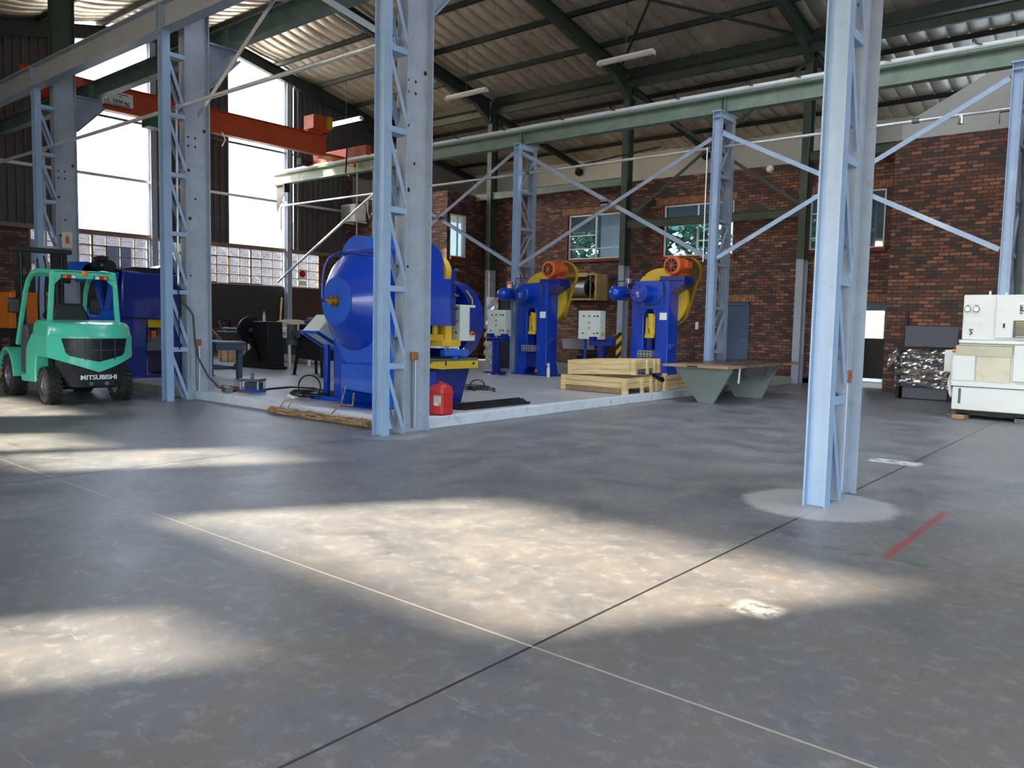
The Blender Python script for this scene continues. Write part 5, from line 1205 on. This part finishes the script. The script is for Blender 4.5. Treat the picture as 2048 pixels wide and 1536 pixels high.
B(-24.955, -24.945, 17.55, 17.95, 2.93, 3.28).build('plate', M['label'], sg, smooth=False); MB().cyl((-24.945, 17.75, 3.12), (-24.935, 17.75, 3.12), .13, .13, 20).build('symbol', M['lampred'], sg)
B(-24.955, -24.945, 17.57, 17.93, 2.68, 2.86).build('lower_plate', M['label'], sg, smooth=False)

# air hose from the valve across the slab
hz = MB().tube([(-13.38, 6.98, 1.9), (-13.36, 7.02, 1.72), (-13.33, 7.12, 1.62), (-13.30, 7.18, 1.50), (-13.29, 7.2, 1.1), (-13.26, 7.25, .75), (-13.2, 7.4, .42), (-13.1, 7.55, .22), (-12.95, 7.70, .175), (-12.7, 7.95, .165), (-12.9, 8.5, .165), (-13.0, 9.0, .165), (-12.5, 9.2, .165), (-11.8, 8.9, .165), (-11.4, 8.5, .165)], .017, 8).build('air_hose', M['black']); tag(hz, 'black air hose running from the column valve down across the slab', 'hose')
cb = MB().tube([(-13.42, 6.93, 1.95), (-13.38, 6.9, 2.05), (-13.3, 6.92, 2.02), (-13.31, 6.93, 1.2), (-13.31, 6.93, .9)], .012, 6).build('air_line', M['black']); tag(cb, 'thin black air line looped at the valve on the hose column', 'hose')
def coil(c, r, n, lab, seed, rise=.02, stand=0, name='cable_coil'):
    rnd = random.Random(seed); pts = []
    for i in range(n*14):
        a = 2*PI*i/14; rr = r*(1+.35*math.sin(i*.23+seed)+.05*rnd.random()); pts.append((c[0]+rr*math.cos(a), c[1]+rr*.8*math.sin(a), c[2]+.015+rise*(i/14)+.012*rnd.random()))
    mb = MB().tube(pts, .011, 6)
    if stand:
        mb.tube([(c[0]+stand*.45*math.cos(a), c[1]+.1*math.cos(a), c[2]+stand*.5+stand*.5*math.sin(a)) for a in [2*PI*i/20-.6 for i in range(17)]], .014, 6)
    tag(mb.build(name, M['black']), lab, 'cable')
coil((-11.25, 8.15, PZ), .34, 5, 'tangled black cable heap under the grey blue control desk', 1, .018, .38)
coil((-10.35, 11.4, PZ), .30, 4, 'black cable coil on the slab right of the big blue press', 2, .02, .22)
pl = MB().blob((-11.30, 7.85, PZ+.02), .14, .08, .035, 12, 6, .3, 5).build('plastic_bag', M['plastic']); tag(pl, 'small clear white plastic scrap by the cable heap at the slab edge', 'scrap')
# sloped control desk
dk = thing('control_desk', 'pale sloping control desk with blue frame on a stand left of the big press', 'desk', (-11.3, 8.5, PZ))
MB().prism([(8.50, 1.56), (8.20, 1.27), (8.74, .98), (9.04, 1.24)], 'x', -11.54, -11.10).build('desk_box', M['box'], dk, bevel=.008)
fr = MB(); A_ = Vector((0, 8.20, 1.27)); C_ = Vector((0, 8.74, .98))
for x in (-11.54, -11.10): fr.bar((x, A_.y-.01, A_.z-.012), (x, C_.y-.01, C_.z-.012), .05, .05)
for p in (A_, C_): fr.bar((-11.56, p.y-.01, p.z-.012), (-11.08, p.y-.01, p.z-.012), .05, .05)
fr.build('desk_frame', M['blue'], dk, bevel=.006)
for (x, y) in ((-11.32, 8.55), (-11.02, 8.35)): MB().box(x-.035, x+.035, y-.035, y+.035, PZ, 1.05).build('post', M['blue'], dk, bevel=.006)
MB().box(-11.1, -10.0, 8.05, 8.12, PZ, PZ+.06).box(-11.06, -10.99, 8.05, 8.4, PZ, PZ+.05).build('foot_bar', M['blue'], dk, bevel=.006)
# black guillotine-like machine on splayed legs
af = thing('black_machine', 'black sheet machine on four splayed legs with a dark grey motor', 'machine', (-15.5, 11.4, PZ))
MB().prism([(-15.85, .55), (-14.88, .52), (-15.02, 1.36), (-15.72, 1.36)], 'y', 11.1, 11.6).build('body', M['black'], af, bevel=.012)
for (x, y, dx, dy) in ((-15.80, 11.15, -.12, -.05), (-14.95, 11.15, .10, -.05), (-15.78, 11.6, -.1, .1), (-14.95, 11.6, .1, .1)):
    MB().bar((x, y, .9), (x+dx, y+dy, PZ), .05, .05).box(x+dx-.07, x+dx+.07, y+dy-.05, y+dy+.05, PZ, PZ+.012).build('leg', M['black'], af)
MB().box(-15.6, -15.05, 11.15, 11.5, 1.36, 1.45).cyl((-15.5, 11.2, 1.46), (-15.1, 11.2, 1.46), .05, .05, 12).build('top_gear', M['char'], af, bevel=.008)
MB().cyl((-15.86, 11.0, .98), (-15.86, 11.0, 1.34), .12, .12, 18).cyl((-15.86, 11.0, .86), (-15.86, 11.0, .98), .14, .14, 18).box(-15.75, -15.6, 10.9, 11.05, 1.05, 1.2).build('motor', M['char'], af)
# slate bench
wb_ = thing('steel_bench', 'slate blue steel bench right of the column with the hose', 'bench', (-16.0, 9.1, PZ))
MB().box(-16.7, -15.3, 8.75, 9.45, .92, .96).build('bench_top', M['dsteel'], wb_, bevel=.005)
MB().box(-16.68, -15.32, 8.77, 8.83, .78, .92).box(-15.38, -15.32, 8.77, 9.43, .78, .92).build('apron', M['bench'], wb_, bevel=.005)
for (x, y) in ((-15.72, 8.80), (-15.42, 9.36), (-16.6, 8.80), (-16.6, 9.36)): MB().box(x-.05, x+.05, y-.05, y+.05, PZ, .80).box(x-.09, x+.09, y-.09, y+.09, PZ, PZ+.012).build('leg', M['bench'], wb_, bevel=.005)
MB().box(-16.6, -15.4, 9.33, 9.38, .35, .42).box(-15.75, -15.69, 8.8, 9.36, .35, .42).build('stretcher', M['bench'], wb_)
# black decoiler
dc = thing('decoiler', 'black coil reel stand with steel arms behind the slate bench', 'machine', (-18.8, 11.9, PZ))
MB().prism([(-18.66, PZ+.08), (-18.62, 1.38), (-17.95, 1.38), (-17.85, PZ+.08)], 'y', 11.7, 12.15).prism([(-19.65, PZ), (-18.6, PZ+.62), (-18.5, PZ+.62), (-17.8, PZ+.08), (-17.65, PZ+.08), (-17.65, PZ)], 'y', 11.72, 12.1).build('stand', M['black'], dc, bevel=.01)
MB().cyl((-18.95, 11.8, 1.14), (-18.88, 11.8, 1.14), .36, .36, 36).build('side_disc', M['black'], dc)
MB().cyl((-20.2, 11.8, 1.14), (-18.7, 11.8, 1.14), .06, .06, 14).build('shaft', M['dsteel'], dc)
for a in (PI/2, PI/2+2.1, PI/2-2.1):
    c_, s_ = math.cos(a), math.sin(a); MB().bar((-20.1, 11.8+.26*c_, 1.14+.24*s_), (-18.95, 11.8+.26*c_, 1.14+.24*s_), .16, .04, up=(0, c_, s_)).bar((-19.9, 11.8, 1.14), (-19.9, 11.8+.26*c_, 1.14+.24*s_), .03, .05).build('coil_arm', M['black'], dc)
for k, (y, z) in enumerate(((11.7, 1.36), (11.6, 1.0))): MB().bar((-20.3, y, z), (-20.15, y+.05, z-.38), .02, .03).build('keeper_arm', M['chrome'], dc)
MB().bar((-20.5, 11.6, 1.12), (-20.1, 11.7, .8), .03, .03).bar((-20.2, 11.6, 1.0), (-20.5, 11.7, .75), .03, .03).build('cross_link', M['chrome'], dc)
MB().bar((-18.7, 11.65, .95), (-18.3, 11.65, .35), .04, .12).build('slotted_arm', M['black'], dc)
# small things in that corner
bo_ = thing('water_bottle', 'clear plastic bottle standing on top of the coil reel stand', 'bottle', (-18.4, 11.9, 1.38))
MB().lathe((-18.4, 11.9, 1.38), (0, 0, 1), [(0, .04), (.16, .042), (.2, .02), (.235, .016)], 16).build('body', M['bottle'], bo_); MB().cyl((-18.4, 11.9, 1.615), (-18.4, 11.9, 1.64), .018, .018, 10).build('cap', M['plastic'], bo_)
bo_ = thing('water_bottle', 'white plastic bottle on the floor at the foot of the left tall press', 'bottle', (-11.92, 15.75, PZ))
MB().lathe((-11.92, 15.75, PZ), (0, 0, 1), [(0, .042), (.20, .045), (.26, .028), (.30, .03), (.31, .045), (.33, .045)], 16).build('body', M['plastic'], bo_); MB().cyl((-11.92, 15.75, PZ+.33), (-11.92, 15.75, PZ+.36), .03, .03, 10).build('cap', M['steel'], bo_)
wt = thing('work_table', 'long grey work table with cloths against the end wall by the striped post', 'table', (-19.8, 13.2, PZ))
MB().box(-20.9, -18.7, 12.9, 13.7, .93, .97).build('tabletop', M['white'], wt, bevel=.004)
for (x, y) in ((-20.8, 12.95), (-18.8, 12.95), (-20.8, 13.6), (-18.8, 13.6)): MB().box(x-.03, x+.03, y-.03, y+.03, PZ, .93).build('leg', M['white'], wt)
B(-20.7, -18.9, 13.3, 13.34, .45, .93).build('side_sheet', M['char'], wt)
cl_ = MB().blob((-19.75, 13.1, 1.0), .5, .18, .06, 20, 8, .35, 9).build('cloth_pile', M['cloth']); tag(cl_, 'dark blue cloths heaped on the long grey work table', 'cloth')
jg = thing('white_jug', 'white plastic jug with a small label on the work table', 'jug', (-19.05, 13.02, .97))
MB().box(-19.16, -18.94, 12.95, 13.10, .97, 1.14).prism([(-19.16, 1.14), (-18.94, 1.14), (-18.96, 1.20), (-19.02, 1.22), (-19.10, 1.22), (-19.15, 1.19)], 'y', 12.96, 13.09).build('body', M['plastic'], jg, bevel=.02)
B(-19.08, -18.98, 12.945, 12.951, 1.0, 1.10).build('label_sheet', paint('label_green', S(150, 170, 120), .5), jg, smooth=False)
cv = MB().prism([(-21.3, PZ), (-21.2, 1.35), (-20.7, 1.44), (-20.2, 1.40), (-19.9, 1.25), (-19.4, .98), (-19.2, PZ)], 'y', 14.0, 14.6).build('canvas_heap', M['canvas'], bevel=.08); tag(cv, 'sagging beige canvas sheet heap behind the coil reel stand', 'canvas')
def pallet(lab, c, rz, lean):
    t = local(thing('pallet', lab, 'pallet', c))
    for k in range(5): MB().box(-.5, .5, -.45+.2*k, -.35+.2*k, .10, .12).build('slat', M['owood'], t)
    for x in (-.45, 0, .45): MB().box(x-.04, x+.04, -.45, .45, 0, .10).build('bearer', M['owood'], t)
    t.rotation_euler = (0, 0, 0); t.rotation_mode = 'XYZ'; t.rotation_euler = (lean, 0, rz); return t
p_ = pallet('weathered wooden pallet leaning upright below the work table', (-19.55, 12.72, PZ+.32), 0, 0)
p_.rotation_euler = (0, 0, 0); p_.matrix_world = Matrix.Translation((-19.55, 12.62, PZ+.36)) @ Matrix.Rotation(1.32, 4, 'X') @ Matrix.Rotation(PI/2, 4, 'Z') @ Matrix.Diagonal((.75, .75, .8, 1))
po = MB().tube([(-24.2, 16.2, PZ), (-24.55, 16.6, 2.2)], .035, 10).build('timber_pole', M['wood']); tag(po, 'long pale wooden pole leaning by the striped end wall post', 'pole')
ex = thing('fire_extinguisher', 'red fire extinguisher standing near the striped end wall post', 'extinguisher', (-23.2, 16.6, .55))
MB().lathe((-23.3, 17.2, .60), (0, 0, 1), [(0, .08), (.42, .085), (.5, .04), (.54, .03)], 18).build('cylinder', M['red2'], ex); MB().box(-23.36, -23.24, 17.17, 17.23, 1.14, 1.2).build('valve', M['black'], ex); B(-23.42, -23.18, 17.1, 17.3, PZ, .6).build('stand', M['red2'], ex, bevel=.01)
hs_ = MB().tube([(-22.9, 16.9, PZ+.02), (-23.0, 16.8, .5), (-23.1, 16.9, 1.0), (-23.0, 17.0, 1.2)], .02, 8).build('yellow_hose', M['gold']); tag(hs_, 'yellow hose hanging beside the red extinguisher', 'hose')
wh_ = MB().cyl((-21.0, 15.1, .27), (-20.9, 15.0, .27), .14, .14, 20).build('white_reel', M['plastic']); tag(wh_, 'small white reel on the floor left of the black machine legs', 'reel')
for k, (x, y, sx, sz, mt, lb) in enumerate(((-21.9, 12.6, .7, .5, 'ply', 'light plywood box on the floor behind the coil reel stand'), (-22.4, 14.9, .8, .75, 'brownboard', 'dark brown crate on the floor under the end wall boards'), (-20.9, 10.6, .6, .55, 'ply', 'sunlit plywood offcut crate seen under the slate bench'))):
    t = thing('storage_crate', lb, 'crate', (x, y, PZ)); MB().box(x, x+sx, y, y+.5, PZ, PZ+sz).build('crate_body', M[mt], t, bevel=.01); 
    for q_ in (.12, sx-.18): MB().box(x+q_, x+q_+.06, y-.02, y, PZ, PZ+sz).build('batten', M['owood'], t)
# die set, blocks and bars on the slab edge
ds = thing('die_set', 'small blue and steel die set with a round shank on the slab', 'die', (-12.75, 7.95, PZ))
rz = Matrix.Translation((-12.72, 7.98, 0)) @ Matrix.Rotation(.5, 4, 'Z')
MB().box(-.20, .20, -.14, .14, PZ, PZ+.05, rz).build('lower_plate', M['bblue'], ds, bevel=.004); MB().box(-.20, .20, -.14, .14, PZ+.19, PZ+.24, rz).build('upper_plate', M['dsteel'], ds, bevel=.004)
MB().box(-.10, .16, -.10, .10, PZ+.05, PZ+.17, rz).build('die_block', M['char'], ds, bevel=.004)
for (x, y) in ((-.17, -.11), (.17, -.11), (-.17, .11), (.17, .11)): p = rz @ Vector((x, y, 0)); MB().cyl((p.x, p.y, PZ+.05), (p.x, p.y, PZ+.19), .022, .022, 12).build('guide_pin', M['steel'], ds)
p = rz @ Vector((0, 0, 0)); MB().cyl((p.x, p.y, PZ+.24), (p.x, p.y, PZ+.34), .03, .03, 14).build('shank', M['dsteel'], ds)
hbk = thing('steel_block', 'dull steel block with three holes lying on the slab edge', 'block', (-13.0, 7.62, PZ)); mt_ = Matrix.Translation((-12.95, 7.62, 0)) @ Matrix.Rotation(-.35, 4, 'Z')
MB().box(-.20, .20, -.06, .06, PZ, PZ+.09, mt_).build('block_body', M['dsteel'], hbk, bevel=.004)
for k in (-1, 0, 1): MB().add([mt_ @ Vector((k*.08+.02*math.cos(a)-.04, -.062, PZ+.045+.02*math.sin(a))) for a in [2*PI*i/10 for i in range(10)]], [tuple(range(10))]).build('hole', M['black'], hbk)
br_ = MB().box(-13.0, -12.35, 7.75, 7.79, PZ, PZ+.02).build('flat_bar', M['rustbox']); tag(br_, 'thin rusty flat bar in front of the die set', 'bar')
br_ = MB().box(-13.9, -13.2, 8.05, 8.13, PZ, PZ+.04).build('rusty_bar', M['rustbox']); tag(br_, 'short rusty bar on the slab right of the hose column', 'bar')
rnd = random.Random(8)
for k in range(7):
    x0 = -8.72+.085*k; ln = 2.3-.12*k
    o_ = MB().bar((x0, 8.42+.05*k, PZ+.02), (x0+rnd.uniform(-.03, .03), 8.42+.05*k+ln, PZ+.02), .045, .035).build('steel_bar', M['black']); tag(o_, 'black steel bar in the bundle lying right of the red can', 'bar', 'black bars beside the red can')
# bark covered pole in front of the slab
lg = MB(); rnd = random.Random(12)
for k in range(5):
    pts = []; oy = .04*math.cos(k*1.26); oz = .028*math.sin(k*1.26)
    for i in range(18):
        t_ = i/17; pts.append((-10.85+2.45*t_, 7.10+oy+.02*math.sin(i*.9+k), -.01+.065+oz+.012*math.sin(i*1.3+k*2)))
    lg.tube(pts, .024-.002*k, 7)
for k in range(90):
    t_ = rnd.random(); x = -10.85+2.4*t_; a = rnd.uniform(0, PI); lg.bar((x, 7.10+.06*math.cos(a), .055+.045*math.sin(a)), (x+rnd.uniform(.06, .22), 7.10+.075*math.cos(a), .055+.06*math.sin(a)+rnd.uniform(-.015, .02)), rnd.uniform(.008, .02), .005)
tag(lg.build('bark_pole', M['bark']), 'rough bark covered pole lying on the floor along the slab edge', 'pole')
tw = MB().tube([(-9.85, 7.55, PZ+.02), (-9.4, 7.42, PZ+.08), (-9.05, 7.3, .25), (-8.85, 7.16, .45)], .012, 6).tube([(-9.3, 7.12, .12), (-9.05, 7.10, .3), (-8.95, 7.1, .55)], .01, 6).build('dry_branch', M['bark']); tag(tw, 'thin dry branch leaning on the slab edge under the flywheel stand', 'branch')
tw = MB().tube([(-10.55, 7.1, .12), (-10.45, 7.12, .22), (-10.3, 7.2, .26)], .008, 6).tube([(-10.35, 7.1, .12), (-10.4, 7.2, .2), (-10.5, 7.24, .27)], .007, 6).build('dry_twig', M['bark']); tag(tw, 'small dry twig at the far end of the bark covered pole', 'branch')
# wrapped cabinet by the brick corner
ck = thing('wrapped_cabinet', 'tall dark cabinet half wrapped in silvery film behind the left tall press', 'cabinet', (-15.1, 17.8, PZ))
B(-15.64, -14.62, 17.62, 18.1, PZ, 2.2).build('cabinet_body', M['blackm'], ck, bevel=.01)
mb = MB(); vs = []; rnd = random.Random(6)
for j in range(19):
    for i, (x, y) in enumerate(((-15.68, 18.1), (-15.68, 17.85), (-15.67, 17.6), (-15.5, 17.58), (-15.35, 17.58), (-15.2, 17.59))): vs.append((x+.012*rnd.random(), y-.02*rnd.random(), PZ+2.06*j/18))
mb.add(vs, [(j*6+i, j*6+i+1, (j+1)*6+i+1, (j+1)*6+i) for j in range(18) for i in range(5)]); mb.build('silver_film', paint('silver_film', S(190, 196, 202), .3, .6, var=.2, scale=5), ck, smooth=False)
MB().tube([(-14.5, 17.55, .35), (-14.45, 17.5, .8), (-14.6, 17.58, 1.2)], .015, 6).build('cable', M['black'], ck)
# plywood crate with a silver drum on the office wall
pk = thing('drum_box', 'open plywood box holding a silver drum fixed to the brick wall', 'box', (-15.0, 21.6, 2.7))
MB().box(-15.95, -14.25, 21.25, 21.95, 2.26, 2.30).box(-15.95, -14.25, 21.25, 21.95, 3.06, 3.10).box(-14.32, -14.25, 21.25, 21.95, 2.3, 3.06).box(-15.95, -15.90, 21.25, 21.95, 2.3, 3.06).box(-15.95, -14.25, 21.9, 21.98, 2.26, 3.1).box(-15.95, -14.6, 21.23, 21.25, 3.0, 3.13).build('box_shell', M['ply'], pk, bevel=.006)
MB().cyl((-15.88, 21.55, 2.66), (-14.75, 21.55, 2.66), .27, .27, 32).build('drum', M['steel'], pk); MB().cyl((-14.75, 21.55, 2.66), (-14.68, 21.55, 2.66), .24, .24, 28).build('drum_end', M['blackm'], pk)
MB().box(-14.55, -14.50, 21.3, 21.35, 2.3, 3.05).build('rod', M['dsteel'], pk)
# wash sink and bin
sk = thing('wash_sink', 'stainless steel wash trough on the brick wall below the drum box', 'sink', (-15.0, 21.6, .9))
MB().prism([(21.25, .98), (21.3, .66), (21.9, .66), (21.98, .98), (21.9, .96), (21.85, .70), (21.35, .70), (21.3, .96)], 'x', -15.55, -14.3).box(-15.6, -14.25, 21.2, 21.98, .975, .99).build('trough', M['steel'], sk, bevel=.006)
MB().tube([(-14.9, 21.6, .66), (-14.9, 21.6, .5), (-14.7, 21.7, .45), (-14.5, 21.95, .45)], .03, 8).build('drain', M['black'], sk); MB().tube([(-15.0, 21.95, 1.15), (-15.0, 21.8, 1.2), (-15.0, 21.75, 1.12)], .015, 8).build('tap', M['chrome'], sk)
bn = MB().lathe((-14.8, 21.4, PZ), (0, 0, 1), [(0, .18), (.02, .2), (.30, .25), (.30, .23), (.05, .18), (.04, .0)], 22).build('black_tub', M['black']); tag(bn, 'black plastic tub on the floor under the wash trough', 'tub')
# globe lamp, wall switch, air conditioner
gl = thing('globe_lamp', 'small white globe lamp at the top of the brick wall', 'lamp', (-8.98, 21.9, 5.9)); MB().blob((-8.98, 21.86, 5.91), .11, .10, .11, 20, 12).build('globe', M['white'], gl); MB().cyl((-8.98, 21.92, 5.91), (-8.98, 22.0, 5.91), .06, .06, 12).build('lamp_base', M['dsteel'], gl)
sw_ = thing('wall_socket', 'small white wall socket left of the right tall press', 'socket', (-10.3, 21.97, 1.5)); MB().box(-11.12, -11.02, 21.95, 21.99, 1.40, 1.62).build('plate', M['plastic'], sw_, bevel=.006); MB().tube([(-11.07, 21.95, 1.4), (-11.12, 21.9, 1.1), (-11.1, 21.95, .3)], .01, 6).build('cord', M['black'], sw_)
ac = thing('air_conditioner', 'white air conditioner unit on a bracket at the brick corner', 'air conditioner', (-24.2, 19.6, 5.1))
MB().box(-24.82, -23.98, 19.40, 19.95, 5.22, 5.82).build('casing', M['white'], ac, bevel=.02)
gr_ = MB().box(-24.78, -24.22, 19.37, 19.40, 5.27, 5.77).build('grille', M['box'], ac, bevel=.005)
gs = MB()
for k in range(12): gs.box(-24.75, -24.25, 19.355, 19.37, 5.30+.038*k, 5.312+.038*k)
gs.build('grille_slats', M['dsteel'], gr_)
MB().box(-24.8, -24.75, 19.4, 20.04, 5.14, 5.2).box(-24.1, -24.05, 19.4, 20.04, 5.14, 5.2).box(-24.85, -23.9, 19.4, 19.46, 5.17, 5.22).build('bracket', M['white'], ac)
MB().tube([(-23.6, 20.0, 6.0), (-23.75, 19.95, 6.05), (-23.9, 19.9, 5.95), (-23.85, 19.9, 5.6), (-23.8, 19.95, 5.3), (-23.7, 19.98, 5.5), (-23.5, 20.0, 5.45)], .022, 8).tube([(-23.6, 20.0, 6.0), (-22.0, 20.0, 6.0), (-21.0, 20.0, 6.05)], .03, 8).build('pipework', M['plastic'], ac)
dp = MB().tube([(-23.95, 20.0, 6.0), (-23.97, 20.0, 5.6)], .035, 8).tube([(-24.6, 20.0, 8.0), (-24.6, 20.0, 2.5)], .03, 8).tube([(-23.35, 20.0, 5.2), (-23.35, 20.0, 3.0)], .022, 8).build('wall_pipe', M['plastic']); tag(dp, 'thin pale vertical pipe on the brick corner by the air conditioner', 'pipe')
# orange machine at the far left edge
om = thing('orange_machine', 'orange machine cabinet at the left edge behind the forklift mast', 'machine', (-20.2, 6.4, 0))
MB().box(-21.3, -19.1, 6.2, 7.1, 1.14, 1.92).build('cabinet', M['orange2'], om, bevel=.02); MB().box(-21.2, -19.2, 6.25, 7.05, .95, 1.14).build('lower_frame', M['blackm'], om)
MB().box(-20.28, -20.24, 6.19, 6.2, 1.46, 1.58).box(-20.13, -20.09, 6.19, 6.2, 1.46, 1.58).build('slot', M['black'], om)
MB().prism([(-20.55, 1.26), (-20.35, 1.26), (-20.45, 1.38)], 'y', 6.185, 6.2).build('warning_mark', M['gold'], om)
for (x, y) in ((-21.1, 6.3), (-19.3, 6.3), (-21.1, 7.0), (-19.3, 7.0)): MB().box(x-.05, x+.05, y-.05, y+.05, .45, .95).build('leg', M['blackm'], om)
oc = thing('storage_crate', 'pine crate supporting the orange machine at the left edge', 'crate', (-20.2, 6.6, 0)); MB().box(-21.3, -19.25, 6.15, 7.1, .06, .45).build('crate_body', M['pine'], oc, bevel=.01)
for x in (-21.1, -20.2, -19.32): MB().box(x-.05, x+.05, 6.12, 7.12, 0, .06).build('bearer', M['owood'], oc)
# broken slat hanging on the wall column, ladder rail above the right wall
sl_ = MB().bar((-14.9, 21.385, 6.62), (-12.2, 21.385, 6.82), .05, .04).build('loose_batten', M['blackm']); tag(sl_, 'thin dark batten hung level across the wall column between the presses', 'batten')
hr = MB().tube([(-3.4, 21.3, 6.25), (-3.4, 21.3, 6.5), (-2.6, 21.3, 6.5), (-2.6, 21.3, 6.25)], .012, 6).tube([(-3.1, 21.2, 6.25), (-3.1, 21.2, 6.6), (-2.4, 21.2, 6.6)], .012, 6).build('hoop_rail', M['black']); tag(hr, 'thin black hoop rail on top of the right green strut', 'rail')
